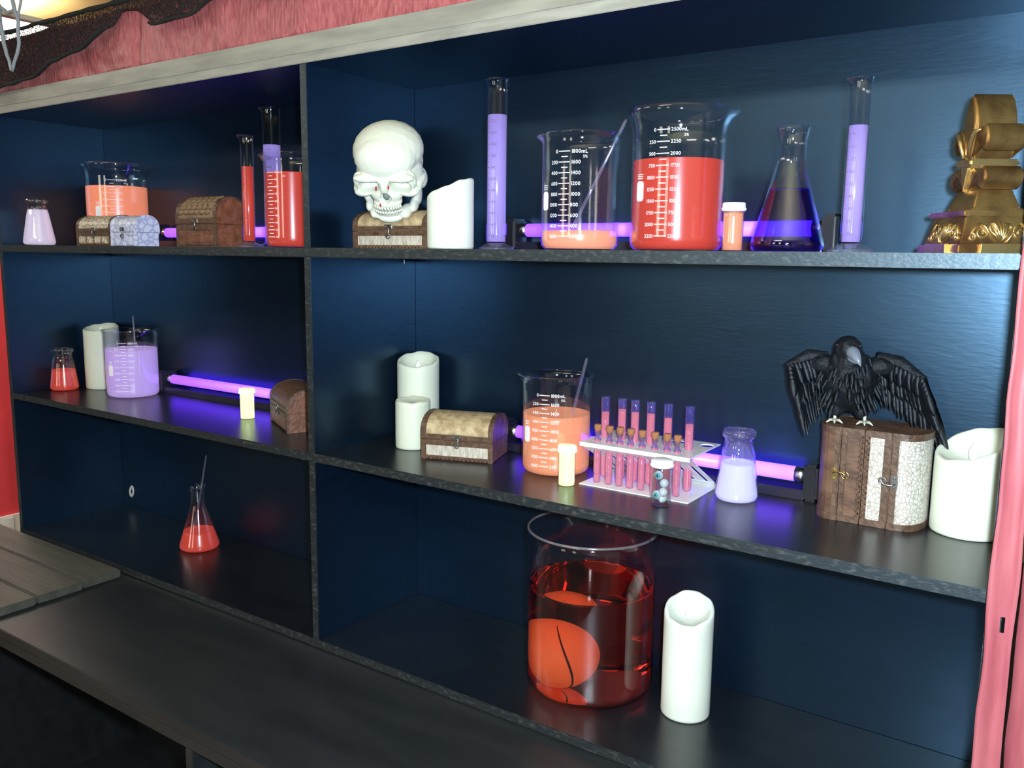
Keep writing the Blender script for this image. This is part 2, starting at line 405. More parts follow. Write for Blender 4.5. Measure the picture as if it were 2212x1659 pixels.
box('back_panel', -0.02, 2.48, DEP, DEP + 0.01, 0.0, 0.819, MCOUNT, cab, 0)

# planks lying on the counter at the left
for i, (y0, y1, x1, lb) in enumerate(((-0.114, -0.016, 0.530, 'weathered grey plank on the counter, nearest the shelf edge'),
                                      (-0.228, -0.118, 0.535, 'weathered grey plank on the counter, middle of the three'),
                                      (-0.330, -0.232, 0.538, 'weathered grey plank on the counter, nearest the counter front'))):
    bm = bmesh.new(); bm_box(bm, -0.30, x1, y0, y1, 0.8615, 0.882, 0.003)
    tag(bm_obj('plank', bm, MPLANK), lb, 'plank', 'planks on the counter')

# pink header above the cornice, crumpled brushed paper
Z0H, Z1H = ZT + 0.057, 2.238
V, F = [], []
nx, nz = 260, 22
for side in (0, 1):
    for i in range(nx + 1):
        x = -0.03 + 2.52 * i / nx
        for j in range(nz + 1):
            z = Z0H + (Z1H - Z0H) * j / nz
            cr = 0.012 * math.exp(-((x - 0.66 - 0.05 * (z - Z0H)) / 0.012) ** 2)
            n = noise.fractal(Vector((x * 6, z * 5, 0)), 1.0, 2.0, 4) * 0.010 + noise.noise(Vector((x * 22, z * 7, 3))) * 0.004
            V.append((x, 0.018 + cr - n if side == 0 else 0.042, z))
def gi(s, i, j): return s * (nx + 1) * (nz + 1) + i * (nz + 1) + j
for s in (0, 1):
    for i in range(nx):
        for j in range(nz): F.append((gi(s, i, j), gi(s, i + 1, j), gi(s, i + 1, j + 1), gi(s, i, j + 1)))
for i in range(nx):
    F.append((gi(0, i, 0), gi(0, i + 1, 0), gi(1, i + 1, 0), gi(1, i, 0)))
    F.append((gi(0, i, nz), gi(0, i + 1, nz), gi(1, i + 1, nz), gi(1, i, nz)))
for j in range(nz):
    F.append((gi(0, 0, j), gi(0, 0, j + 1), gi(1, 0, j + 1), gi(1, 0, j)))
    F.append((gi(0, nx, j), gi(0, nx, j + 1), gi(1, nx, j + 1), gi(1, nx, j)))
tag(mesh_obj('pink_header', V, F, MPINK), 'crumpled pink paper band with brushed grain above the cornice', 'header')

# black gauze draped over the header
prof = [(-1.0, 2.112), (0.05, 2.112), (0.25, 2.120), (0.36, 2.150), (0.46, 2.160), (0.60, 2.195), (0.66, 2.222), (0.70, 2.218), (0.78, 2.178),
        (0.90, 2.180), (0.98, 2.200), (1.02, 2.224), (1.08, 2.196), (1.22, 2.186), (1.34, 2.200), (1.48, 2.224), (1.60, 2.205), (2.0, 2.22), (2.6, 2.19)]
def lerp_prof(x):
    for (a, za), (b, zb) in zip(prof[:-1], prof[1:]):
        if a <= x <= b:
            t = (x - a) / (b - a); t = t * t * (3 - 2 * t)
            return za + (zb - za) * t
    return prof[-1][1]
gz = thing('black_gauze', 'sheer black gauze draped in swags over the pink header', 'drape', (0, 0, 0))
V, F = [], []
n1, n2 = 240, 8
for i in range(n1 + 1):
    x = -0.035 + 2.53 * i / n1
    zb = lerp_prof(x)
    for j in range(n2 + 1):
        t = j / n2
        z = 2.244 + (zb - 2.244) * t
        y = -0.004 - 0.010 * math.sin(t * PI) - 0.004 * noise.noise(Vector((x * 12, t * 4, 1)))
        V.append((x, y, z))
for i in range(n1):
    for j in range(n2):
        a = i * (n2 + 1) + j; F.append((a, a + n2 + 1, a + n2 + 2, a + 1))
gsheet = mesh_obj('gauze_sheet', V, F, MGAUZE, gz)
sol = gsheet.modifiers.new('thickness', 'SOLIDIFY'); sol.thickness = 0.0008
def rope(a, b, z_of, r):
    pts, rr = [], []
    n = int((b - a) * 90)
    for i in range(n + 1):
        x = a + (b - a) * i / n
        pts.append((x, -0.012 + 0.003 * noise.noise(Vector((x * 20, 0, 5))), z_of(x) + 0.003 * noise.noise(Vector((x * 15, 2, 0)))))
        rr.append(r * (0.7 + 0.6 * abs(noise.noise(Vector((x * 10, 7, 1))))))
    return tube_data(pts, rr, 7)
v, f = merge(rope(-0.035, 0.60, lerp_prof, 0.0055), rope(0.76, 1.0, lerp_prof, 0.004), rope(1.06, 1.6, lerp_prof, 0.0045))
mesh_obj('hem', v, f, MGAUZE2, gz)
v, f = rope(-0.035, 0.70, lambda x: 2.243, 0.006)
mesh_obj('upper_hem', v, f, MGAUZE2, gz)

# ragged grey web strands hanging at the top left
wb = thing('hanging_web', 'ragged grey web strands hanging in front of the gauze, top left corner', 'decoration', (0, 0, 0))
def strand(pts, r0, r1):
    n = len(pts)
    out = []
    for i in range(n - 1):
        for t in range(6):
            p = Vector(pts[i]).lerp(Vector(pts[i + 1]), t / 6)
            q = p + Vector((noise.noise(p * 40), 0, noise.noise(p * 37 + Vector((3, 1, 2))))) * 0.006
            out.append(q)
    out.append(Vector(pts[-1]))
    k = len(out)
    tube('strand', out, [r0 + (r1 - r0) * i / (k - 1) for i in range(k)], MWEB, wb, 7)
yw = -0.03
strand([(0.140, yw, 2.265), (0.160, yw, 2.205), (0.185, yw, 2.140)], 0.006, 0.004)
strand([(0.190, yw, 2.699), (0.215, yw, 2.50), (0.205, yw, 2.330), (0.235, yw, 2.262), (0.232, yw, 2.200), (0.190, yw, 2.138)], 0.006, 0.004)
strand([(0.120, yw, 2.699), (0.115, yw, 2.50), (0.125, yw, 2.36), (0.135, yw, 2.31), (0.140, yw, 2.265)], 0.012, 0.007)
strand([(0.135, yw, 2.31), (0.180, yw, 2.285), (0.225, yw, 2.275)], 0.005, 0.004)
strand([(0.270, yw, 2.699), (0.250, yw, 2.55), (0.260, yw, 2.36), (0.262, yw, 2.30), (0.240, yw, 2.265)], 0.005, 0.003)
strand([(0.080, yw, 2.699), (0.110, yw, 2.52), (0.100, yw, 2.35), (0.110, yw, 2.29), (0.095, yw, 2.24)], 0.009, 0.004)

# pink fabric strips hanging at the right end of the shelves
def strip(xa, xb, y, z0, z1, seed, label, holes=()):
    V, F = [], []
    ns, nw = 60, 6
    for s in (0, 1):
        for i in range(ns + 1):
            t = i / ns; z = z0 + (z1 - z0) * t
            e0 = 0.0025 * noise.noise(Vector((seed, z * 14, 0))); e1 = 0.003 * noise.noise(Vector((seed + 4, z * 11, 0)))
            for j in range(nw + 1):
                q = j / nw
                V.append((xa + e0 + (xb + e1 - xa - e0) * q, y + 0.006 * math.sin(q * 5 + seed + 2.5 * z) + 0.004 * noise.noise(Vector((q * 3, z * 5, seed))) + s * 0.0016, z))
    def g(s, i, j): return s * (ns + 1) * (nw + 1) + i * (nw + 1) + j
    for i in range(ns):
        zc = z0 + (z1 - z0) * (i + .5) / ns
        for j in range(nw):
            if any(a < zc < b and j == c for a, b, c in holes): continue
            for s in (0, 1): F.append((g(s, i, j), g(s, i, j + 1), g(s, i + 1, j + 1), g(s, i + 1, j)))
        F.append((g(0, i, 0), g(0, i + 1, 0), g(1, i + 1, 0), g(1, i, 0)))
        F.append((g(0, i, nw), g(0, i + 1, nw), g(1, i + 1, nw), g(1, i, nw)))
    tag(mesh_obj('fabric_strip', V, F, MPINKC), label, 'fabric strip', 'pink strips at the right end')
strip(2.4560, 2.4865, -0.020, 0.870, 2.10, 1.3, 'pink fabric strip hanging against the right end of the shelves', ((1.235, 1.262, 3),))
strip(2.4895, 2.545, -0.014, 0.870, 2.10, 5.1, 'pink fabric strip at the right frame edge, beyond the dark slit')
strip(2.549, 2.62, -0.022, 0.870, 2.10, 9.7, 'outermost pink fabric strip, right of the other two')

# small marks of wear on the unit
def blob(name, loc, sx, sy, sz, mt, label, cat, ang=0.0):
    prof = [(0, -1), (0.6, -0.8), (1, -0.2), (0.9, 0.3), (0.4, 0.9), (0, 1)]
    o = lathe(name, prof, mt, None, 10, lambda p, a, r, z: p * (1 + 0.25 * math.sin(3 * a + z * 2)))
    o.scale = (sx, sy, sz); o.location = loc; o.rotation_euler = (0, ang, 0)
    return tag(o, label, cat)
o = lathe('paint_chip', [(0.38, 0), (0.5, 0.18), (0.85, 0.24), (1.0, 0.05), (0.9, -0.05), (0.5, -0.02), (0.38, 0)], MCHIP, None, 20)
o.scale = (0.013, 0.021, 0.010); o.rotation_euler = (PI / 2, 0.3, 0); o.location = (0.049, DEP - 0.0005, 0.932)
tag(o, 'white torn ring of bare board low in the back left corner', 'paint chip')
o = lathe('screw_tip', [(0, -0.012), (0.0012, -0.008), (0.0018, 0.0), (0.0016, 0.004), (0, 0.004)], MSTEEL, None, 8)
o.location = (1.345, 0.16, S1 - 0.0235); tag(o, 'shiny screw tip poking out under the upper shelf', 'screw')

# ------------------------------------------------------------------ lettering for glassware
GLYPH = {}
def glyph(ch):
    if ch not in GLYPH:
        cu = bpy.data.curves.new('glyph', 'FONT'); cu.body = ch; cu.size = 1.0; cu.resolution_u = 2
        ob = bpy.data.objects.new('glyph', cu)
        me = bpy.data.meshes.new_from_object(ob)
        vs = [v.co.copy() for v in me.vertices]; fs = [tuple(p.vertices) for p in me.polygons]
        wd = max((v.x for v in vs), default=0.4)
        bpy.data.objects.remove(ob); bpy.data.curves.remove(cu); bpy.data.meshes.remove(me)
        GLYPH[ch] = (vs, fs, wd + 0.06)
    return GLYPH[ch]

def text_flat(s, size, align='L'):
    V, F, x = [], [], 0.0
    for ch in s:
        if ch == ' ': x += 0.35; continue
        vs, fs, wd = glyph(ch)
        o = len(V)
        V += [Vector(((v.x + x) * size, v.y * size, 0)) for v in vs]; F += [tuple(i + o for i in f) for f in fs]
        x += wd
    sh = -x * size if align == 'R' else (-x * size / 2 if align == 'C' else 0)
    return [v + Vector((sh, 0, 0)) for v in V], F

def rect_flat(x0, x1, y0, y1, n=6):
    V, F = [], []
    for i in range(n + 1):
        x = x0 + (x1 - x0) * i / n
        V += [Vector((x, y0, 0)), Vector((x, y1, 0))]
    for i in range(n): F.append((2 * i, 2 * i + 2, 2 * i + 3, 2 * i + 1))
    return V, F

def shift(vf, dx, dy):
    return [v + Vector((dx, dy, 0)) for v in vf[0]], vf[1]

def wrap(vf, R, phi):  # flat print onto a cylinder: x runs to the viewer's right
    V = []
    for v in vf[0]:
        a = phi + v.x / R
        V.append(Vector((R * math.cos(a), R * math.sin(a), v.y)))
    return V, vf[1]

def round_patch(cx, cy, w_, h_, r):
    V = [Vector((cx, cy, 0))]
    for qx, qy, a0 in ((1, 1, 0), (-1, 1, PI / 2), (-1, -1, PI), (1, -1, 1.5 * PI)):
        for k in range(5):
            a = a0 + k * PI / 8
            V.append(Vector((cx + qx * (w_ / 2 - r) + r * math.cos(a), cy + qy * (h_ / 2 - r) + r * math.sin(a), 0)))
    n = len(V) - 1
    return V, [(0, 1 + i, 1 + (i + 1) % n) for i in range(n)]

def smooth01(t):
    t = max(0.0, min(1.0, t)); return t * t * (3 - 2 * t)

# ------------------------------------------------------------------ glass vessels
def vessel_profile(outer, th):
    inner = []
    for i, (r, z) in enumerate(outer):
        if r > th * 1.2: inner.append((r - th, max(z, outer[0][1] + th)))
    return outer + [(outer[-1][0] - th * 0.5, outer[-1][1] + th * 0.4)] + inner[::-1] + [(0, outer[0][1] + th)]

def liquid_profile(outer, th, level):
    g = th + 0.0006
    pr = [(0, th + 0.0006)]
    pts = [(r - g, max(z, th + 0.0006)) for r, z in outer if r > g * 1.2]
    last = None
    for (r, z) in pts:
        if z <= level: pr.append((r, z)); last = (r, z)
        else:
            t = (level - last[1]) / max(1e-6, z - last[1])
            pr.append((last[0] + (r - last[0]) * t, level)); break
    # slight meniscus
    rl = pr[-1][0]
    pr += [(rl * 0.93, level - 0.0012), (rl * 0.5, level - 0.0014), (0, level - 0.0014)]
    return pr

def refine(outer, step=0.006):
    out = [outer[0]]
    for a, b in zip(outer[:-1], outer[1:]):
        n = max(1, int(math.hypot(b[0] - a[0], b[1] - a[1]) / step))
        for k in range(1, n + 1): out.append((a[0] + (b[0] - a[0]) * k / n, a[1] + (b[1] - a[1]) * k / n))
    return out

def beaker(loc, R, H, level, lmat, label, flare=0.005, spout=None, top_mark=1800, step=200, marks_phi=-0.3, scale=True,
           z0=0.022, z1=None, glass=None, one_side=False, msize=0.0085, patch=True):
    x, y, z = loc
    t = thing('beaker', label, 'beaker', loc, 0, 'glass beakers')
    th = 0.0024
    hf = 0.035 if flare > 0.008 else 0.008
    outer = [(0, 0), (R - 0.014, 0), (R - 0.006, 0.0025), (R - 0.0015, 0.008), (R, 0.016), (R, H - hf)]
    if flare > 0.008:
        outer += [(R + flare * 0.12, H - hf * 0.7), (R + flare * 0.4, H - hf * 0.35), (R + flare, H)]
    else:
        outer += [(R + flare * 0.4, H - 0.004), (R + flare, H)]
    base = outer[:1] + refine(outer[1:], 0.008)
    phc = face_cam(x, y)
    sp = phc + (spout if spout is not None else -1.55)
    def fn(p, a, r, zz):
        d = (a - sp + PI) % (2 * PI) - PI
        k = math.exp(-(d / 0.27) ** 2) * smooth01((zz - (H - 0.022)) / 0.022)
        if r < R * 0.6: k = 0
        return Vector((p.x + math.cos(a) * 0.008 * k, p.y + math.sin(a) * 0.008 * k, p.z - 0.002 * k))
    lathe('glass_wall', vessel_profile(base, th), glass or MGLASS, t, 64, fn)
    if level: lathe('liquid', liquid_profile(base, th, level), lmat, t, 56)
    if scale:
        n = top_mark // step
        z1_ = z1 or H * 0.83
        parts = []
        for k in range(n):
            zz = z1_ - (z1_ - z0) * k / (n - 1)
            parts.append(shift(rect_flat(-0.010, 0.010, -0.0007, 0.0007), 0, zz))
            if k < n - 1:
                zm = zz - (z1_ - z0) / (n - 1) / 2
                parts.append(shift(rect_flat(-0.005, 0.006, -0.0007, 0.0007), 0, zm))
            if not one_side: parts.append(shift(text_flat(str(k * step), msize, 'R'), -0.0115, zz - msize * 0.35))
            s = str(top_mark - k * step) + ('mL' if k == 0 else '')
            parts.append(shift(text_flat(s, msize, 'L'), 0.0115, zz - msize * 0.35))
            if k == 0: parts.append(shift(text_flat('5%', msize * 0.75, 'L'), 0.031, zz - msize * 0.35 - 0.0075))
        if patch:
            parts.append(round_patch(-0.040, H * 0.42, 0.016, 0.030, 0.005))
            for q in range(3): parts.append(shift(rect_flat(-0.046, -0.034, -0.0006, 0.0006), 0, H * 0.42 + 0.019 + q * 0.003))
        v, f = wrap(merge(*parts), R + 0.0006, phc + marks_phi)
        mesh_obj('printed_scale', v, f, MPRINT, t, False)
    return t

def rod(loc0, loc1, label, r=0.0030):
    a, b = Vector(loc0), Vector(loc1)
    v, f = tube_data([Vector((0, 0, 0)), (b - a) * 0.02, (b - a) * 0.98, b - a], [r * 0.6, r, r, r * 0.6], 10)
    o = mesh_obj('stirring_rod', v, f, MGLASS2); o.location = a
    return tag(o, label, 'glass rod', 'glass stirring rods')

def flask(loc, prof, level, lmat, label, th=0.0018, glass=None, group='conical flasks'):
    t = thing('conical_flask', label, 'flask', loc, 0, group)
    base = prof[:1] + refine(prof[1:], 0.007)
    lathe('glass_wall', vessel_profile(base, th), glass or MGLASS, t, 56)
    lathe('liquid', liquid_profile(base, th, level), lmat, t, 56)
    return t

def erlen(R, H, nr):
    return [(0, 0), (R - 0.012, 0), (R - 0.003, 0.003), (R, 0.010), (R - 0.002, 0.018), (nr + 0.003, H * 0.66), (nr, H * 0.74), (nr, H * 0.90), (nr + 0.002, H * 0.95), (nr + 0.0055, H)]
def widemouth(R, H, nr):
    return [(0, 0), (R - 0.010, 0), (R - 0.003, 0.003), (R, 0.009), (R - 0.001, 0.018), (nr + 0.004, H * 0.68), (nr, H * 0.80), (nr, H * 0.89), (nr + 0.004, H * 0.91), (nr + 0.005, H * 0.955), (nr + 0.003, H)]

def cylinder(loc, R, H, level, lmat, label, foot, labels, dark=True, phi=-0.35, z0=0.025, z1=None, size=0.0075):
    t = thing('graduated_cylinder', label, 'measuring cylinder', loc, 0, 'graduated cylinders')
    th = 0.0015
    lathe('glass_foot', [(0, 0), (foot, 0), (foot, 0.003), (foot * 0.85, 0.006), (R * 1.05, 0.010), (R * 0.9, 0.012), (0, 0.012)], MGLASS2, t, 48)
    outer = [(0, 0.0125), (R - 0.002, 0.0125), (R, 0.016), (R, H - 0.006), (R + 0.001, H - 0.002), (R + 0.0022, H)]
    base = outer[:1] + refine(outer[1:], 0.012)
    sp = face_cam(loc[0], loc[1]) - 1.6
    def fn(p, a, r, zz):
        d = (a - sp + PI) % (2 * PI) - PI
        k = math.exp(-(d / 0.35) ** 2) * smooth01((zz - (H - 0.012)) / 0.012) if r > R * 0.6 else 0
        return Vector((p.x + math.cos(a) * 0.005 * k, p.y + math.sin(a) * 0.005 * k, p.z))
    lathe('glass_wall', vessel_profile(base, th), MGLASS, t, 48, fn)
    pr = [(0, 0.0145)] + [(R - th - 0.0006, zz) for zz in (0.0145, level * 0.5, level)] + [(R * 0.5, level - 0.001), (0, level - 0.001)]
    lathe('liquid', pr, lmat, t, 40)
    parts = []
    z1 = z1 or level * 0.95
    n = len(labels)
    for k, s in enumerate(labels):
        zz = z0 + (z1 - z0) * k / (n - 1)
        parts.append(shift(text_flat(s, size, 'C'), 0.001, zz - size * 0.35))
        parts.append(shift(rect_flat(-R * 0.75, -R * 0.35, -0.0004, 0.0004, 3), 0, zz))
        if k < n - 1:
            parts.append(shift(rect_flat(-R * 0.75, -R * 0.5, -0.0003, 0.0003, 3), 0, zz + (z1 - z0) / (n - 1) / 2))
    v, f = wrap(merge(*parts), R + 0.0006, face_cam(loc[0], loc[1]) + phi)
    mesh_obj('printed_scale', v, f, MPRINTD if dark else MPRINT, t, False)
    return t

def vial(loc, R, H, lmat, cmat, label, level=None, name='vial'):
    t = thing(name, label, 'vial', loc, 0, 'capped vials')
    outer = [(0, 0), (R - 0.002, 0), (R, 0.002), (R, H - 0.010)]
    base = outer[:1] + refine(outer[1:], 0.01)
    lathe('vial_wall', vessel_profile(base, 0.001), MPLASTIC, t, 36)
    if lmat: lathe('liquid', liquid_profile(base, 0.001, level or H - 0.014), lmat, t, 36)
    lathe('cap', [(0, H - 0.012), (R + 0.0012, H - 0.012), (R + 0.0026, H - 0.010), (R + 0.0026, H - 0.008), (R + 0.0014, H - 0.007), (R + 0.0012, H - 0.001), (R, H), (0, H)], cmat, t, 36)
    return t

# ---- upper shelf, left bay
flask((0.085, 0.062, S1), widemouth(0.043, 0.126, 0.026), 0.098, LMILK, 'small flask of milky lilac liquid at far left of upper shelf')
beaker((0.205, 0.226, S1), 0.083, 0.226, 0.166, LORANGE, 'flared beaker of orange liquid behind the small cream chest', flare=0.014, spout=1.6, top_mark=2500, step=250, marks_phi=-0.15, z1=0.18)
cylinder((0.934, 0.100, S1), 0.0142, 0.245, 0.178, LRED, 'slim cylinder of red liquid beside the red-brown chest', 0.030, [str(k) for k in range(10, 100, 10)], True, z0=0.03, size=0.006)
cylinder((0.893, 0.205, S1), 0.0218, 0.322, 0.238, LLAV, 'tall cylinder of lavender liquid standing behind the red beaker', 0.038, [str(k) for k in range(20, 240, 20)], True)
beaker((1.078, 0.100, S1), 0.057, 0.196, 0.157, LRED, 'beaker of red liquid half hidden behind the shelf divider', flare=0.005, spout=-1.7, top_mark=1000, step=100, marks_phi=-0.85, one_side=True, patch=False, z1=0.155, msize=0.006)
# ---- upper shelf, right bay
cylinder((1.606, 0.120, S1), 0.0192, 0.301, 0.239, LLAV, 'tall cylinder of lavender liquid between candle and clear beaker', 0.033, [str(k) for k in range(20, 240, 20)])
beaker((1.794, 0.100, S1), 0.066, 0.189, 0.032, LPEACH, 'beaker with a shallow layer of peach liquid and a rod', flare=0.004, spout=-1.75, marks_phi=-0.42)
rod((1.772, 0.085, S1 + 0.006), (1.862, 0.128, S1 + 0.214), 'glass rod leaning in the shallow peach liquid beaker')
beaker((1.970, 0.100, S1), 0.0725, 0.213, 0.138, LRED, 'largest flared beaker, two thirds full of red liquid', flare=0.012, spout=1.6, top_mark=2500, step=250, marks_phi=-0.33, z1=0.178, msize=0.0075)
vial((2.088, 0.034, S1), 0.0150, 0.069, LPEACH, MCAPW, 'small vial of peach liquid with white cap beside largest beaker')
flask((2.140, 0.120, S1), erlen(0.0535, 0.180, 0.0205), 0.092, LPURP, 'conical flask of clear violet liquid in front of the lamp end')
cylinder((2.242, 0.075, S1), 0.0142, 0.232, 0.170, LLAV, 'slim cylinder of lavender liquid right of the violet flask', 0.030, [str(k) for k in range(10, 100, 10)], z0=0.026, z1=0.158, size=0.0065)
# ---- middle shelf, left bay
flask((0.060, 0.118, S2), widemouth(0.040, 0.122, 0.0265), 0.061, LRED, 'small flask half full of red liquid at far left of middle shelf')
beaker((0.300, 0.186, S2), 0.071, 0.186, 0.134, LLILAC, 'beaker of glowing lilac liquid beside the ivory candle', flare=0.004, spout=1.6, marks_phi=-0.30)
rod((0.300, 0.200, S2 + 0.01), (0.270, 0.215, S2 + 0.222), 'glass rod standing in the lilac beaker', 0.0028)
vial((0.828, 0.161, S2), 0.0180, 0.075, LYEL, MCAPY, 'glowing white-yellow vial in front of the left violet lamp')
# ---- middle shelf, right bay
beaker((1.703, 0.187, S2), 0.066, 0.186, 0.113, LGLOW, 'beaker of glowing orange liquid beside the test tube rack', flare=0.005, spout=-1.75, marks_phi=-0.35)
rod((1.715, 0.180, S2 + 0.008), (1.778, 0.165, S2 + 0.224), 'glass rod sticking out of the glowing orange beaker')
vial((1.776, 0.106, S2), 0.0155, 0.073, LYEL, MCAPY, 'glowing pale yellow vial in front of the orange beaker')
v35 = vial((1.966, 0.092, S2), 0.0170, 0.078, None, MCAPW, 'clear vial holding tiny teal eyeballs before the rack', name='eyeball_vial')
for i, (dx, dy, dz) in enumerate(((-0.003, -0.005, 0.052), (0.004, 0.002, 0.038), (-0.006, -0.003, 0.018), (0.005, -0.003, 0.024), (0.0, 0.006, 0.011))):
    pr = [(0, -0.0075)] + [(0.0075 * math.sin(a), -0.0075 * math.cos(a)) for a in [k * PI / 10 for k in range(1, 10)]] + [(0, 0.0075)]
    e = lathe('eyeball', pr, MEYE, v35, 16); e.location = (dx, dy, dz)
    if i in (0, 2):
        ir = lathe('iris', [(0, 0.0077), (0.0022, 0.0076), (0.0046, 0.0066), (0.0046, 0.0060), (0, 0.0060)], MTEAL, e, 16)
        ir.rotation_euler = (1.45, 0, 0.15)
        pu = lathe('pupil', [(0, 0.0082), (0.0016, 0.0080), (0.0018, 0.0070), (0, 0.0070)], MBLKPL, e, 12); pu.rotation_euler = (1.45, 0, 0.15)
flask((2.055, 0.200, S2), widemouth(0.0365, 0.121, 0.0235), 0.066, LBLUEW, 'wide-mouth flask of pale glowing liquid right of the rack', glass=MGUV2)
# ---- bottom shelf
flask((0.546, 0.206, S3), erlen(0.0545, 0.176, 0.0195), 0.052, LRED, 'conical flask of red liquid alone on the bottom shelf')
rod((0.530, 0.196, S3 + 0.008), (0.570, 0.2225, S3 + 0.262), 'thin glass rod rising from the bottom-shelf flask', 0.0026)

# ------------------------------------------------------------------ big jar with a ball in red liquid
def big_jar():
    loc = (1.787, 0.186, S3)
    t = thing('glass_jar', 'large open glass jar of clear red liquid on bottom shelf', 'jar', loc)
    R, H, lev, th = 0.122, 0.304, 0.199, 0.004
    outer = [(0, 0), (R - 0.016, 0), (R - 0.006, 0.003), (R - 0.001, 0.012), (R, 0.022), (R, H)]
    base = outer[:1] + refine(outer[1:], 0.015)
    # glass only above and around: closed shell with rounded lip
    lathe('glass_wall', vessel_profile(base, th), MGLASS, t, 80)
    rim = [((R - 0.002) * math.cos(a), (R - 0.002) * math.sin(a), H + 0.001) for a in [2 * PI * k / 72 for k in range(73)]]
    tube('rim', rim, 0.0024, MGRIM, t, 10)
    mt, nt, b = nodes_of('clear_red_liquid')
    nt.nodes.clear(); L = nt.links
    out = nt.nodes.new('ShaderNodeOutputMaterial'); gl = nt.nodes.new('ShaderNodeBsdfGlass')
    gl.inputs['Color'].default_value = (0.98, 0.62, 0.58, 1); gl.inputs['IOR'].default_value = 1.33; gl.inputs['Roughness'].default_value = 0.0
    va = nt.nodes.new('ShaderNodeVolumeAbsorption'); va.inputs['Color'].default_value = (0.95, 0.16, 0.10, 1); va.inputs['Density'].default_value = 3.2
    L.new(gl.outputs[0], out.inputs['Surface']); L.new(va.outputs[0], out.inputs['Volume'])
    lathe('red_liquid', liquid_profile(base, th, lev), mt, t, 80)
    return t
big_jar()

def ball():
    R = 0.064
    o = thing('seamed_ball', 'orange seamed ball sunk in the big jar of red liquid', 'ball', (1.752, 0.150, S3 + 0.0056 + R))
    seg, rings = 64, 40
    prof = [(0, -R)] + [(R * math.sin(PI * k / rings), -R * math.cos(PI * k / rings)) for k in range(1, rings)] + [(0, R)]
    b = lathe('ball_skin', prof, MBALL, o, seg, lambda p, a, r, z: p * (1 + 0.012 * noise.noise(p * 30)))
    b.rotation_euler = (0.3, 0.2, 0.0)
    phc = face_cam(1.752, 0.150)
    pts = []
    for k in range(31):
        th = PI * (0.10 + 0.82 * k / 30)
        ph = phc + 0.10 - 0.35 * math.cos(th * 1.0) + 0.12
        q = Vector((math.sin(th) * math.cos(ph), math.sin(th) * math.sin(ph), math.cos(th))) * (R * 1.004)
        pts.append(q)
    tube('seam', pts, [0.0006 + 0.0016 * math.sin(PI * k / 30) for k in range(31)], MSEAM, o, 8)
    return o
ball()

# ------------------------------------------------------------------ candles
def candle(loc, R, H, amp, adir, label, bowl=0.02, mt=None, flame=True, name='pillar_candle', rim=0.12):
    t = thing(name, label, 'candle', loc, 0, 'ivory pillar candles')
    x, y, z = loc
    a0 = face_cam(x, y) + adir           # direction in which the rim is highest
    seg = 64
    def top(a): return H - amp + amp * 0.5 * (1 + math.cos(a - a0)) * 1.0 + 0.0008 * math.sin(5 * a + R * 90) + 0.0006 * math.sin(9 * a)
    rings = []
    for f_ in (0.0, 0.004, 0.02, 0.25, 0.5, 0.75, 0.93): rings.append(('w', f_))
    V, F = [(0, 0, 0)], []
    rr = []
    def add(fn):
        st = len(V)
        for k in range(seg):
            a = 2 * PI * k / seg; r, zz = fn(a)
            V.append((r * math.cos(a), r * math.sin(a), zz))
        rr.append(st)
    add(lambda a: (R - 0.004, 0.0)); add(lambda a: (R - 0.001, 0.0012)); add(lambda a: (R, 0.005))
    for q in (0.3, 0.6, 0.9): add(lambda a, q=q: (R * (1 + 0.004 * math.sin(3 * a + q * 5)), top(a) * q))
    add(lambda a: (R, top(a) - 0.006)); add(lambda a: (R - 0.001, top(a) - 0.002)); add(lambda a: (R - 0.004, top(a)))
    ri = R * (1 - rim)
    low = H - amp - bowl
    add(lambda a: (R - 0.007, top(a) - 0.001))
    for q in (0.25, 0.55, 0.8, 0.95): add(lambda a, q=q: ((R - 0.008) * (1 - 0.55 * q ** 1.6), (top(a) - 0.002) * (1 - q) ** 0.8 + low * (1 - (1 - q) ** 0.8)))
    add(lambda a: (R * 0.2, low))
    V.append((0, 0, low))
    for k in range(seg): F.append((0, rr[0] + k, rr[0] + (k + 1) % seg))
    for A, B in zip(rr[:-1], rr[1:]):
        for k in range(seg): F.append((A + k, A + (k + 1) % seg, B + (k + 1) % seg, B + k))
    for k in range(seg): F.append((rr[-1] + k, rr[-1] + (k + 1) % seg, len(V) - 1))
    mesh_obj('wax', V, F, mt or MWAX, t)
    if flame:
        fl = lathe('flame', [(0, 0), (0.0035, 0.001), (0.0055, 0.008), (0.005, 0.014), (0.0025, 0.021), (0, 0.026)], MFLAME, t, 16)
        fl.scale = (1.25, 0.6, 1.1); fl.rotation_euler = (0, 0, face_cam(x, y) + PI / 2); fl.location = (0, 0, low + 0.002)
        w_ = lathe('flame_stem', [(0, -0.004), (0.0015, -0.004), (0.0015, 0.003), (0, 0.003)], MCHROME, t, 8); w_.location = (0, 0, low)
    return t

candle((1.545, 0.062, S1), 0.0425, 0.127, 0.030, 1.45, 'ivory slant-topped candle beside the skull', bowl=0.012, mt=MWAX2)
candle((0.105, 0.212, S2), 0.0485, 0.190, 0.016, 2.4, 'ivory hollow candle behind the lilac beaker', bowl=0.02)
candle((1.297, 0.258, S2), 0.0465, 0.188, 0.024, 2.9, 'tall ivory candle with flame tip by the divider')
candle((1.356, 0.172, S2), 0.0370, 0.104, 0.003, 2.9, 'short ivory candle in front of the tall one by the divider', bowl=0.004, flame=False)
candle((2.399, 0.246, S2), 0.0520, 0.158, 0.042, 2.3, 'wide ivory candle beside the pink fabric strip', bowl=0.008)
candle((1.986, 0.187, S3), 0.0435, 0.214, 0.034, 3.0, 'white pillar candle next to the big red jar', bowl=0.006, mt=MWAX2)

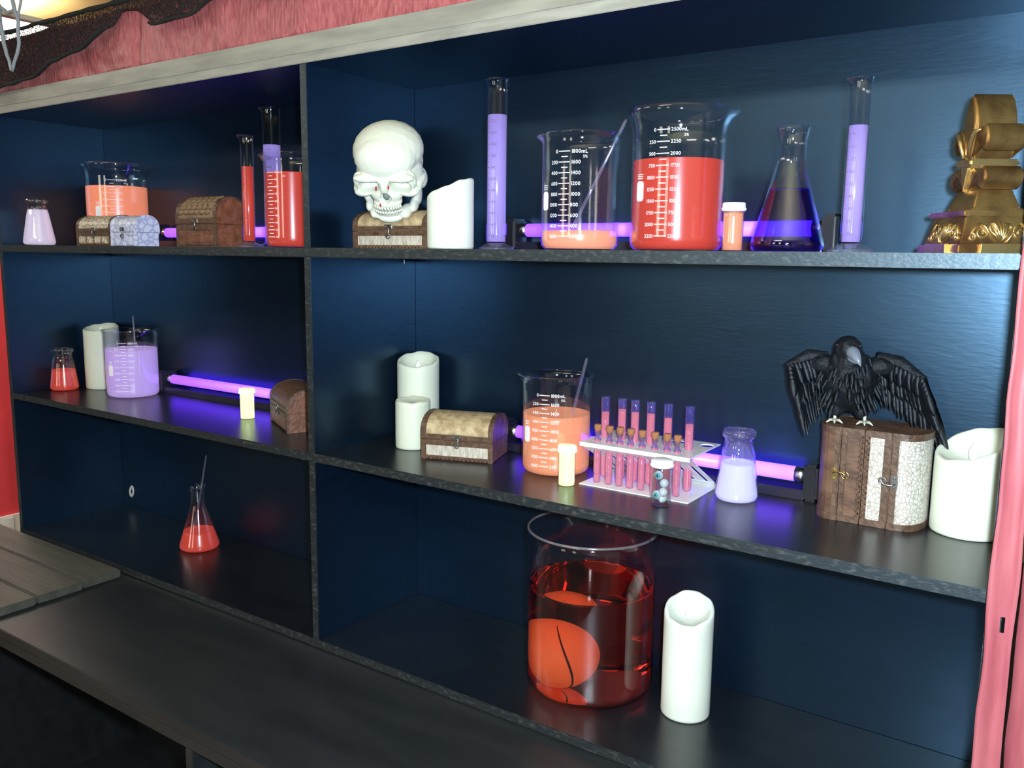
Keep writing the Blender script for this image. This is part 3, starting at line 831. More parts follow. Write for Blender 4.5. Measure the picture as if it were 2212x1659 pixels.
# ------------------------------------------------------------------ violet lamps
def uv_lamp(x0, x1, z, label):
    t = thing('violet_lamp', label, 'lamp', ((x0 + x1) / 2, 0.283, z), 0, 'violet fluorescent lamps')
    h = (x1 - x0) / 2
    box('channel', -h + 0.01, h - 0.01, -0.018, 0.024, 0.0, 0.017, MFIXT, t, 0.002)
    lathe_pts = [(-h + 0.030, 0, 0.040), (h - 0.030, 0, 0.040)]
    tube('tube', lathe_pts, 0.0130, MTUBE, t, 24)
    for s in (-1, 1):
        tube('end_cap', [(s * (h - 0.031), 0, 0.040), (s * (h - 0.013), 0, 0.040)], 0.0135, MCHROME, t, 24)
        bm = bmesh.new(); bm_box(bm, min(s * (h - 0.013), s * (h + 0.012)), max(s * (h - 0.013), s * (h + 0.012)), -0.022, 0.026, 0.0, 0.063, 0.005)
        bm_obj('end_block', bm, MBLKPL, t)
    return t
uv_lamp(0.322, 0.960, S1, 'lit violet lamp behind the red-brown chest, upper left bay')
uv_lamp(1.537, 2.163, S1, 'lit violet lamp behind the beakers, upper right bay')
uv_lamp(0.316, 0.955, S2, 'lit violet lamp on middle shelf of the left bay')
uv_lamp(1.520, 2.160, S2, 'lit violet lamp behind the test tube rack')

# ------------------------------------------------------------------ treasure chests
def arc_profile(W, Hb, H, n=14, out=0.0):
    # lid section in (y, z): straight rise, then a barrel arc
    hw = W / 2 + out
    rise = (H - Hb) * 0.25
    pts = [(-hw, Hb), (-hw, Hb + rise)]
    for k in range(1, n):
        a = PI - PI * k / n
        pts.append((hw * math.cos(a) , Hb + rise + (H + out - Hb - rise) * math.sin(a) ** 0.85))
    pts += [(hw, Hb + rise), (hw, Hb)]
    return pts

def extr_x(pts, x0, x1):
    n = len(pts)
    V = [(x0, y, z) for y, z in pts] + [(x1, y, z) for y, z in pts]
    F = [tuple(range(n))[::-1], tuple(range(n, 2 * n))]
    for i in range(n):
        j = (i + 1) % n; F.append((i, j, n + j, n + i))
    return V, F

def flat_obj(name, vf, mt, parent):
    o = mesh_obj(name, vf[0], vf[1], mt, parent, False)
    return o

def chest(label, L, W, H, body, front, lid, trim, loc=(0, 0, 0), rz=0.0, ry=None, scales=False, metal=None, bars=0, zc=0.0):
    t = thing('treasure_chest', label, 'chest', loc, rz, 'small treasure chests')
    if ry is not None: t.rotation_euler = (0, ry, rz)
    metal = metal or MSTEEL
    Hb = H * 0.46
    # everything is drawn about the length axis; zc shifts nothing by default
    box('body', -L / 2, L / 2, -W / 2, W / 2, 0.0, Hb - 0.0008, body, t, 0.0015)
    tw = L * 0.065
    box('front_panel', -L / 2 + tw, L / 2 - tw, -W / 2 - 0.0014, -W / 2 + 0.001, Hb * 0.20, Hb * 0.70, front, t, 0.0006)
    for k in range(bars):
        xx = -L / 2 + tw + (L - 2 * tw) * (k + 1) / (bars + 1)
        box('panel_bar', xx - 0.003, xx + 0.003, -W / 2 - 0.0022, -W / 2, Hb * 0.2, Hb * 0.72, body, t, 0.0005)
    box('band', -L / 2 + tw * 0.6, L / 2 - tw * 0.6, -W / 2 - 0.0024, -W / 2 + 0.001, Hb * 0.72, Hb - 0.0015, trim, t, 0.0008)
    # rope moulding along the foot: small slanted beads
    parts = []
    n = int(L / 0.009)
    for k in range(n):
        xx = -L / 2 + tw * 0.5 + (L - tw) * (k + 0.5) / n
        v, f = tube_data([(xx - 0.0035, -W / 2 - 0.0006, Hb * 0.05), (xx + 0.0035, -W / 2 - 0.0006, Hb * 0.17)], [0.0016, 0.0016], 6)
        parts.append((v, f))
    mo = merge(*parts); o = mesh_obj('rope_moulding', mo[0], mo[1], trim, t); o['kind'] = 'stuff'
    lidp = arc_profile(W, Hb, H - 0.001)
    flat_obj('lid', extr_x(lidp, -L / 2, L / 2), body, t)
    # covering of the lid between the end trims
    cov = [p for p in arc_profile(W, Hb, H - 0.001, 14, 0.0012) if p[1] > Hb + (H - Hb) * 0.14] 
    inner = [(y * 0.97, z - 0.003) for y, z in cov][::-1]
    o = flat_obj('lid_covering', extr_x(cov + inner, -L / 2 + tw, L / 2 - tw), lid, t)
    for s in (-1, 1):
        tr = arc_profile(W, Hb, H - 0.001, 14, 0.0024); ti = [(y * 0.93, z - 0.004) for y, z in tr][::-1]
        xa = s * (L / 2 + 0.0006); xb = s * (L / 2 - tw)
        flat_obj('lid_trim', extr_x(tr + ti, min(xa, xb), max(xa, xb)), trim, t)
        box('corner_trim', min(xa, xb), max(xa, xb), -W / 2 - 0.0022, -W / 2 + 0.003, 0.0, Hb - 0.002, trim, t, 0.0006)
    box('lid_band', -L / 2 + tw * 0.6, L / 2 - tw * 0.6, -W / 2 - 0.0026, -W / 2 + 0.001, Hb + 0.001, Hb + (H - Hb) * 0.20, trim, t, 0.0008)
    if scales:
        # rows of scale-shaped studs over the lid front
        pts = arc_profile(W, Hb, H - 0.001, 14, 0.0022)[2:8]
        for ri, (yy, zz) in enumerate(pts):
            for k in range(6):
                xx = -L / 2 + tw + (L - 2 * tw) * (k + 0.5 + 0.25 * (ri % 2)) / 6.5
                s_ = lathe('scale_stud', [(0, -0.0012), (0.009, -0.0008), (0.0065, 0.0014), (0, 0.0022)], lid, t, 10)
                s_.location = (xx, yy, zz); ang = math.atan2(zz - Hb, -yy if yy < 0 else 1e-3)
                s_.rotation_euler = (PI / 2 - ang * 0.9, 0, 0)
    # latch: plate with two rivets, hook and lower ring
    lp = bmesh.new(); bm_box(lp, -0.010, 0.010, -W / 2 - 0.0040, -W / 2 - 0.0020, Hb + 0.002, Hb + 0.011, 0.0008)
    latch = bm_obj('latch', lp, metal, t)
    for s in (-1, 1):
        rv = lathe('rivet', [(0, -0.0010), (0.0022, -0.0010), (0.0016, 0.0012), (0, 0.0016)], metal, latch, 10)
        rv.rotation_euler = (PI / 2, 0, 0); rv.location = (s * 0.0068, -W / 2 - 0.0042, Hb + 0.0065)
    pts = [(0.002, -W / 2 - 0.0055, Hb + 0.009), (0.005, -W / 2 - 0.007, Hb + 0.002), (0.004, -W / 2 - 0.008, Hb - 0.007), (0.0, -W / 2 - 0.0075, Hb - 0.012), (-0.004, -W / 2 - 0.007, Hb - 0.010)]
    tube('hook', pts, 0.0013, metal, latch, 8)
    ring = [(0.0055 * math.cos(a), -W / 2 - 0.0045, Hb - 0.010 + 0.0055 * math.sin(a)) for a in [2 * PI * k / 14 for k in range(15)]]
    tube('ring', ring, 0.0012, metal, latch, 6)
    return t

# upper shelf
chest('cream chest with brown bands at the foot of the orange beaker', 0.165, 0.075, 0.080, MTAN, MCREAM, MCREAM, MTRIM, (0.330, 0.1175, S1), 0.0, bars=3)
chest('white crackle chest, violet lamp light tinted into its colour', 0.108, 0.060, 0.074, MBLUEW, MBLUEW, MBLUEW, MBLUEW, (0.558, 0.055, S1), 0.0, bars=2)
chest('red-brown chest with scaled lid in front of the upper left lamp', 0.146, 0.085, 0.112, MREDW, MREDW, MTAN, MTRIM, (0.8195, 0.086, S1), 0.0, scales=True)
chest('cream and brown chest under the skull', 0.190, 0.120, 0.074, MTAN, MCREAM3, MPARCH, MTRIM, (1.404, 0.112, S1), 0.0)
# middle shelf
chest('small dark red-brown chest turned beside the divider', 0.178, 0.105, 0.098, MREDW, MREDW, MBROWN, MTRIM, (0.992, 0.188, S2), -0.49)
chest('parchment-lidded chest in front of the short candle', 0.149, 0.105, 0.090, MBROWN, MCREAM3, MPARCH, MTRIM, (1.490, 0.180, S2), 0.33)
# two chests stood on end, back to back, under the raven
chest('brown chest stood on end, left of the pair under the raven', 0.148, 0.110, 0.074, MBROWN, MBROWN, MBROWN, MTRIM, (2.2567, 0.240, S2 + 0.0748), 0.0, ry=-PI / 2, metal=MBRASS)
chest('white crackle chest stood on end, right of the pair under the raven', 0.148, 0.110, 0.086, MBROWN, MCREAM2, MCREAM2, MTRIM, (2.2579, 0.240, S2 + 0.0748), 0.0, ry=PI / 2)

# ------------------------------------------------------------------ test tube rack with tubes and corked vials
def rack():
    t = thing('test_tube_rack', 'white bent-metal test tube rack on the middle shelf', 'rack', (1.895, 0.194, S2))
    hx, y0, y1, zt = 0.105, -0.068, 0.068, 0.076
    box('base_plate', -hx, hx, y0, y1, 0.0, 0.002, MRACK, t, 0.0005)
    # sloping web from the back of the base to the front of the top, with slots left open between its bars
    for k in range(9):
        xa = -hx + 2 * hx * k / 8.0
        V, F = [], []
        wv = 0.0095
        for (yy, zz) in ((y1, 0.002), (y1 - 0.003, 0.002), (y0, zt), (y0 + 0.003, zt)):
            pass
        xl, xr = max(-hx, xa - wv), min(hx, xa + wv)
        q = [(y1, 0.002), (y0 + 0.002, zt), (y0, zt - 0.001), (y1 - 0.003, 0.002)]
        vf = extr_x(q, xl, xr); mesh_obj('web_bar', vf[0], vf[1], MRACK, t, False)
    for a, b in ((0.0, 0.14), (0.82, 1.0)):
        q = []
        for u in (a, b):
            q.append((y1 + (y0 - y1) * u, 0.002 + (zt - 0.002) * u))
        q = [q[0], q[1], (q[1][0] - 0.002, q[1][1] - 0.001), (q[0][0] - 0.002, q[0][1] - 0.001)]
        vf = extr_x(q, -hx, hx); mesh_obj('web_rail', vf[0], vf[1], MRACK, t, False)
    # top plate with round holes: built as a grid of cells, each hole a ring of quads
    holes = []
    for hx_ in TUBE_X: holes.append((hx_ - 1.895, -0.004, 0.0098))
    for hx_ in VIAL_X: holes.append((hx_ - 1.895, -0.042, 0.0088))
    for k in range(4): holes.append((-0.075 + 0.055 * k, 0.042, 0.0125))
    bm = bmesh.new()
    outer = [bm.verts.new(p) for p in ((-hx, y0, 0), (hx, y0, 0), (hx, y1, 0), (-hx, y1, 0))]
    es = [bm.edges.new((outer[i], outer[(i + 1) % 4])) for i in range(4)]
    for (cx, cy, r) in holes:
        vs = [bm.verts.new((cx + r * math.cos(2 * PI * k / 18), cy + r * math.sin(2 * PI * k / 18), 0)) for k in range(18)]
        es += [bm.edges.new((vs[i], vs[(i + 1) % 18])) for i in range(18)]
    bmesh.ops.triangle_fill(bm, edges=es, use_beauty=True)
    bad = [f for f in bm.faces if any((f.calc_center_median().x - cx) ** 2 + (f.calc_center_median().y - cy) ** 2 < (r * 0.8) ** 2 for cx, cy, r in holes)]
    bmesh.ops.delete(bm, geom=bad, context='FACES_ONLY')
    r_ = bmesh.ops.extrude_face_region(bm, geom=list(bm.faces))
    for g in r_['geom']:
        if isinstance(g, bmesh.types.BMVert): g.co.z += 0.0022
    o = bm_obj('top_plate', bm, MRACK, t); o.location = (0, 0, zt)
    vf = extr_x([(y0 - 0.001, zt + 0.0024), (y0 + 0.001, zt + 0.0024), (y0 + 0.001, zt - 0.005), (y0 - 0.001, zt - 0.005)], -hx, hx)
    mesh_obj('front_lip', vf[0], vf[1], MRACK, t, False)
    return t
TUBE_X = [1.806, 1.840, 1.866, 1.897, 1.930, 1.970]
VIAL_X = [1.812, 1.836, 1.857, 1.878, 1.900, 1.924, 1.947, 1.966]
rack()
ORD = ['first', 'second', 'third', 'fourth', 'fifth', 'sixth', 'seventh', 'eighth']
def tt_profile(R, H):
    return [(0, 0)] + [(R * math.sin(a), R - R * math.cos(a)) for a in [k * PI / 16 for k in range(1, 9)]] + [(R, H - 0.002), (R + 0.0012, H)]
for i, x in enumerate(TUBE_X):
    lb = ('tall test tube of pink liquid, ' + ('leftmost, nearest the orange beaker' if i == 0 else 'rightmost, nearest the pale flask' if i == 5 else ORD[i] + ' from the left in the rack'))
    t = thing('test_tube', lb, 'test tube', (x, 0.190, S2 + 0.0022), 0, 'tall test tubes in the rack')
    R, H = 0.0080, 0.150
    lean = [-0.05, -0.02, -0.05, -0.045, -0.03, 0.0][i]
    t.rotation_euler = (0, 0, 0)
    pr = tt_profile(R, H); base = pr[:1] + refine(pr[1:], 0.02)
    lathe('glass_wall', vessel_profile(base, 0.0009), MGUV, t, 24)
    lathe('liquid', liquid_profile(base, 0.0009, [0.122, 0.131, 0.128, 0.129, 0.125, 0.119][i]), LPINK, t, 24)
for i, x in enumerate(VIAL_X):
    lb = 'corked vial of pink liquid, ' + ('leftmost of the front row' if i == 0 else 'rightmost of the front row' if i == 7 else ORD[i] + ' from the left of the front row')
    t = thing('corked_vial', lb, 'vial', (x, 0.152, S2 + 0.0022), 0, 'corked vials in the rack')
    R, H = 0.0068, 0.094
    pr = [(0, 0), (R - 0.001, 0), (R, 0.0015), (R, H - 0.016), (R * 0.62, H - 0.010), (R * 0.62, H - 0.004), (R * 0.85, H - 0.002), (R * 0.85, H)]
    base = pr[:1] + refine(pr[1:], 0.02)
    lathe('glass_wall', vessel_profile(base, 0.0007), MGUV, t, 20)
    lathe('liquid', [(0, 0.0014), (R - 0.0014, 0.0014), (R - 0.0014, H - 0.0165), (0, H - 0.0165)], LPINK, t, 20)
    lathe('cork', [(0, H - 0.007), (R * 0.45, H - 0.007), (R * 0.70, H + 0.001), (R * 0.98, H + 0.004), (R * 1.0, H + 0.011), (R * 0.85, H + 0.0125), (0, H + 0.0125)], MCORK, t, 16)

# ------------------------------------------------------------------ fused blobs -> one skin (voxel remesh)
def fuse(name, ells, voxel, mt, parent=None, smooth_it=8, tubes=()):
    bm = bmesh.new()
    for e in ells:
        (c, r) = e[:2]; rot = e[2] if len(e) > 2 else None
        g = bmesh.ops.create_icosphere(bm, subdivisions=3, radius=1.0)
        mtx = Matrix.Translation(Vector(c)) @ (rot.to_4x4() if rot else Matrix.Identity(4)) @ Matrix.Diagonal((*r, 1))
        bmesh.ops.transform(bm, matrix=mtx, verts=g['verts'])
    for (pts, rads) in tubes:
        v, f = tube_data(pts, rads, 10)
        vs = [bm.verts.new(p) for p in v]
        for q in f: bm.faces.new([vs[i] for i in q])
    bmesh.ops.recalc_face_normals(bm, faces=bm.faces)
    me = bpy.data.meshes.new(name); bm.to_mesh(me); bm.free()
    ob = bpy.data.objects.new(name, me); C.objects.link(ob)
    md = ob.modifiers.new('r', 'REMESH'); md.mode = 'VOXEL'; md.voxel_size = voxel
    if smooth_it:
        ms = ob.modifiers.new('s', 'SMOOTH'); ms.factor = 0.5; ms.iterations = smooth_it
    dg = bpy.context.evaluated_depsgraph_get()
    me2 = bpy.data.meshes.new_from_object(ob.evaluated_get(dg))
    bpy.data.objects.remove(ob); bpy.data.meshes.remove(me)
    me2.name = name
    me2.materials.clear(); me2.materials.append(mt)
    me2.polygons.foreach_set('use_smooth', [True] * len(me2.polygons))
    return link(bpy.data.objects.new(name, me2), parent)

# ------------------------------------------------------------------ skull (built looking along -y)
def skull():
    t = thing('skull', 'white plastic human skull resting on the cream and brown chest', 'skull', (1.4, 0.1, S1 + 0.1))
    E = [((0, 0.016, 0.112), (0.069, 0.090, 0.066)), ((0, -0.018, 0.108), (0.062, 0.062, 0.062)), ((0, -0.034, 0.098), (0.055, 0.044, 0.046)),
         ((0, 0.040, 0.085), (0.054, 0.056, 0.048)), ((0, 0.0, 0.060), (0.045, 0.050, 0.035)), ((0, 0.034, 0.072), (0.062, 0.070, 0.058)),
         ((0, -0.072, 0.076), (0.012, 0.012, 0.014)), ((0, -0.078, 0.060), (0.008, 0.010, 0.018)), ((0, -0.056, 0.036), (0.033, 0.028, 0.026)),
         ((0, -0.061, 0.016), (0.029, 0.026, 0.012)), ((0, -0.030, 0.046), (0.046, 0.034, 0.032)),
         ((0, -0.064, -0.026), (0.026, 0.020, 0.013)), ((0, -0.060, -0.010), (0.029, 0.023, 0.012))]
    for s in (-1, 1):
        E += [((s * 0.031, -0.058, 0.062), (0.027, 0.020, 0.026)),
              ((s * 0.031, -0.068, 0.084), (0.029, 0.015, 0.011)), ((s * 0.055, -0.054, 0.072), (0.009, 0.014, 0.020)),
              ((s * 0.045, -0.058, 0.042), (0.019, 0.017, 0.012)), ((s * 0.058, -0.042, 0.044), (0.010, 0.020, 0.010)),
              ((s * 0.065, -0.014, 0.050), (0.006, 0.034, 0.008)),
              ((s * 0.030, -0.048, -0.020), (0.012, 0.028, 0.014)), ((s * 0.044, -0.024, -0.014), (0.009, 0.028, 0.017)),
              ((s * 0.050, -0.006, 0.014), (0.009, 0.022, 0.040)), ((s * 0.053, 0.024, 0.032), (0.015, 0.022, 0.030)), ((s * 0.050, -0.010, 0.066), (0.016, 0.046, 0.034))]
    o = fuse('bone', E, 0.0019, MBONE, t, 10)
    for v in o.data.vertices:
        co = v.co
        for s in (-1, 1):
            dx, dz = (co.x - s * 0.031) * s, co.z - 0.061
            d = abs(dx / 0.0200) ** 2.5 + abs((dz + 0.15 * dx) / 0.0165) ** 2.5
            if d < 1.3 and co.y < -0.030:
                k = smooth01((1.3 - d) / 0.75)
                co.y += 0.034 * k * (0.65 + 0.35 * (1 - min(1, d)))
        w_ = 0.0115 if co.z < 0.036 else 0.0115 - (co.z - 0.036) * 0.35
        d = (co.x / max(0.003, w_)) ** 2 + ((co.z - 0.036) / 0.0155) ** 2
        if d < 1.2 and co.y < -0.05: co.y += 0.020 * smooth01((1.2 - d) / 0.45)
        for s in (-1, 1):   # temples
            g = math.exp(-(((co.y + 0.036) / 0.022) ** 2 + ((co.z - 0.076) / 0.024) ** 2)) if co.x * s > 0.035 else 0
            co.x -= s * 0.006 * g
            g = math.exp(-(((co.y + 0.045) / 0.02) ** 2 + ((co.z - 0.020) / 0.010) ** 2)) if co.x * s > 0.028 else 0
            co.x -= s * 0.004 * g
        if co.z < 0.012 and co.y < -0.05: co.y += 0.004 * math.exp(-((co.z - 0.003) / 0.003) ** 2)
    for z0_, hh in ((0.0085, 0.010), (-0.0030, 0.009)):
        for k in range(12):
            a = (k - 5.5) / 5.5 * 1.15
            px, py = 0.0280 * math.sin(a), -0.061 - 0.0255 * math.cos(a)
            bm = bmesh.new(); bm_box(bm, -0.0026, 0.0026, -0.0020, 0.0030, -hh / 2, hh / 2, 0.0010)
            th = bm_obj('tooth', bm, MBONE, t, True); th.location = (px, py, z0_); th.rotation_euler = (0, 0, a)
    for (px, py, pz, h, rz_) in ((-0.016, -0.0755, 0.060, 0.013, 0.1), (0.010, -0.0815, 0.066, 0.011, -0.2), (-0.011, -0.0840, 0.019, 0.011, 0.0)):
        q = lathe('red_mark', [(0, -h / 2), (0.0022, -h / 2 + 0.002), (0.0022, h / 2 - 0.002), (0, h / 2)], MREDP, t, 8)
        q.location = (px, py, pz); q.rotation_euler = (0, 0.15, rz_)
    cv = lathe('nasal_cavity', [(0, 0.0), (0.007, 0.001), (0.009, 0.004), (0, 0.005)], MGREYP, t, 16); cv.rotation_euler = (PI / 2, 0, 0); cv.location = (0, -0.0650, 0.036); cv.scale = (1, 1.4, 1)
    for ch in t.children:
        ch.location.x *= 1.27
    o.scale.x = 1.27
    t.rotation_euler = (SK_PITCH, 0, SK_YAW); t.scale = (SK_S,) * 3
    mw = Matrix.Rotation(SK_YAW, 4, 'Z') @ Matrix.Rotation(SK_PITCH, 4, 'X') @ Matrix.Scale(SK_S, 4)
    pts = [mw @ Vector((v.co.x * 1.27, v.co.y, v.co.z)) for v in list(o.data.vertices)[::7]]
    zlo = min(p.z for p in pts); chin = mw @ Vector((0, -0.075, -0.034))
    t.location = (1.4190 - chin.x, 0.0380 - chin.y, S1 + 0.0480 - zlo)
    return t
SK_PITCH, SK_YAW, SK_S = 0.62, 0.50, 0.755
skull()

# ------------------------------------------------------------------ raven
def feather_data(L, wd, curl=0.12, n=6):
    V, F = [], []
    for i in range(n + 1):
        s = i / n
        wv = wd * (math.sin(PI * min(1, s * 0.92 + 0.08)) ** 0.55) * (1 - 0.25 * s)
        if i == n: wv = wd * 0.05
        zc = -curl * L * s * s
        V += [(-wv / 2, L * s, zc - 0.0006), (0, L * s, zc + 0.0012), (wv / 2, L * s, zc - 0.0006), (0, L * s, zc - 0.0012)]
    for i in range(n):
        for k in range(4):
            a, b = i * 4 + k, i * 4 + (k + 1) % 4
            F.append((a, b, b + 4, a + 4))
    F.append((3, 2, 1, 0)); F.append((4 * n, 4 * n + 1, 4 * n + 2, 4 * n + 3))
    return V, F

def raven():
    base = (2.218, 0.232, S2 + 0.150)
    rz = face_cam(base[0], base[1]) + PI / 2
    t = thing('raven', 'black feathered prop raven with drooping spread wings on the two chests', 'bird', base, rz)
    body = fuse('body', [((0, 0.010, 0.066), (0.043, 0.050, 0.050)), ((0, -0.012, 0.072), (0.038, 0.036, 0.040)), ((-0.003, -0.022, 0.100), (0.027, 0.026, 0.024)),
                         ((-0.005, -0.030, 0.120), (0.021, 0.024, 0.020)), ((0, 0.020, 0.038), (0.032, 0.036, 0.026)), ((0, 0.066, 0.035), (0.022, 0.045, 0.010)),
                         ((-0.016, 0.0, 0.022), (0.012, 0.013, 0.016)), ((0.020, 0.0, 0.020), (0.012, 0.013, 0.016)), ((-0.042, 0.0, 0.092), (0.022, 0.02, 0.016)), ((0.042, 0.0, 0.092), (0.022, 0.02, 0.016))],
                0.0022, MPLUSH, t, 5)
    for v in body.data.vertices:
        n_ = noise.fractal(Vector((v.co.x * 70, v.co.y * 70, v.co.z * 40)), 1.0, 2.0, 3)
        v.co += v.co.normalized() * 0.0 + Vector((v.co.x, v.co.y, (v.co.z - 0.06))).normalized() * 0.0022 * n_
    # beak: upper and lower mandible
    hx, hy, hz = -0.001, -0.048, 0.118
    tip = Vector((0.014, -0.076, 0.099))
    tube('upper_beak', [(hx, hy + 0.006, hz), (hx + 0.004, hy - 0.010, hz - 0.003), (hx + 0.010, hy - 0.022, hz - 0.010), tuple(tip)], [0.0115, 0.0095, 0.0058, 0.0008], MBEAK, t, 12)
    tube('lower_beak', [(hx - 0.001, hy + 0.006, hz - 0.008), (hx + 0.003, hy - 0.010, hz - 0.011), (hx + 0.009, hy - 0.020, hz - 0.016)], [0.008, 0.006, 0.001], MBEAK, t, 10)
    for s in (-1, 1):
        e = lathe('eye', [(0, -0.003), (0.0026, -0.0015), (0.003, 0), (0.0026, 0.0015), (0, 0.003)], MBLKPL, t, 12); e.location = (-0.005 + s * 0.0165, -0.042, 0.126)
    # small body feathers, a loose coat
    rnd = random.Random(3)
    for k in range(54):
        a = rnd.uniform(-1.7, 1.7); zz = rnd.uniform(0.030, 0.108)
        rx = 0.042 * math.sqrt(max(0.05, 1 - ((zz - 0.066) / 0.055) ** 2))
        p = Vector((rx * math.sin(a), -rx * 1.0 * math.cos(a) - 0.004, zz))
        d = Vector((p.x * 0.5, p.y * 0.5 - 0.004, -0.03)).normalized()
        f_ = mesh_obj('breast_feather', *feather_data(rnd.uniform(0.018, 0.028), 0.009, 0.1, 4), MFEATH, t)
        orient(f_, p, d, Vector((math.sin(a), -math.cos(a), 0.2)))
    def wing(name, root, wrist, tip_, inner, sgn, n1, n2):
        wobj = fuse(name, [], 0.002, MPLUSH, t, 2, tubes=[([root, Vector(root).lerp(Vector(wrist), 0.5) + Vector((0, 0.004, 0.010)), wrist, Vector(wrist).lerp(Vector(tip_), 0.25)], [0.013, 0.012, 0.009, 0.003])])
        R0, W0, T0, I0 = Vector(root), Vector(wrist), Vector(tip_), Vector(inner)
        nrm = Vector((0, -1, 0.25))
        cnt = n1 + n2
        for layer, (lenk, off) in enumerate(((1.0, 0.004), (0.62, -0.003), (0.34, -0.009))):
            for k in range(cnt):
                q = k / (cnt - 1)
                st = R0.lerp(W0, min(1, q * 1.35)) if q < 0.74 else W0.lerp(W0.lerp(T0, 0.2), (q - 0.74) / 0.26)
                en = I0.lerp(T0, q ** 1.25)
                en = st + (en - st) * lenk * (0.92 + 0.10 * rnd.random())
                st = st + Vector((0, off, 0.004)); en = en + Vector((rnd.uniform(-.003, .003), off - 0.002 + 0.010 * (1 - lenk), 0))
                d = en - st
                f_ = mesh_obj('feather', *feather_data(d.length, 0.016 if layer == 0 else 0.017, 0.04 * sgn * 0, 6), MFEATH, wobj)
                orient(f_, st, d.normalized(), nrm + Vector((0.25 * sgn * (q - 0.3), 0, 0.1 * layer)))
    wing('left_wing', (-0.036, 0.004, 0.098), (-0.092, -0.010, 0.086), (-0.062, -0.030, -0.028), (-0.030, 0.000, 0.016), -1, 8, 6)
    wing('right_wing', (0.036, 0.004, 0.102), (0.104, -0.004, 0.074), (0.150, -0.010, -0.046), (0.050, 0.004, 0.028), 1, 9, 7)
    tail = [mesh_obj('tail_feather', *feather_data(0.085, 0.016, 0.1, 5), MFEATH, t) for _ in range(5)]
    for k, f_ in enumerate(tail):
        a = (k - 2) * 0.16; orient(f_, Vector((0, 0.075, 0.034)), Vector((math.sin(a), math.cos(a), -0.32)).normalized(), Vector((0, 0.3, 1)))
    # legs and feet
    for s in (-0.018, 0.026):
        tube('leg', [(s, 0.000, 0.022), (s, -0.006, 0.010), (s, -0.010, 0.003)], [0.004, 0.0026, 0.0026], MCLAW, t, 8)
        for (dx, dy) in ((-0.012, -0.014), (0.0, -0.018), (0.012, -0.014), (0.0, 0.014)):
            tube('toe', [(s, -0.010, 0.003), (s + dx * 0.6, -0.010 + dy * 0.6, 0.0045), (s + dx, -0.010 + dy, 0.0012)], [0.0028, 0.0024, 0.0008], MCLAW, t, 6)
    return t

def orient(o, p, ydir, zhint):
    y_ = ydir.normalized(); x_ = y_.cross(zhint).normalized(); z_ = x_.cross(y_)
    mm = Matrix((x_, y_, z_)).transposed().to_4x4(); mm.translation = p
    o.matrix_local = mm
raven()

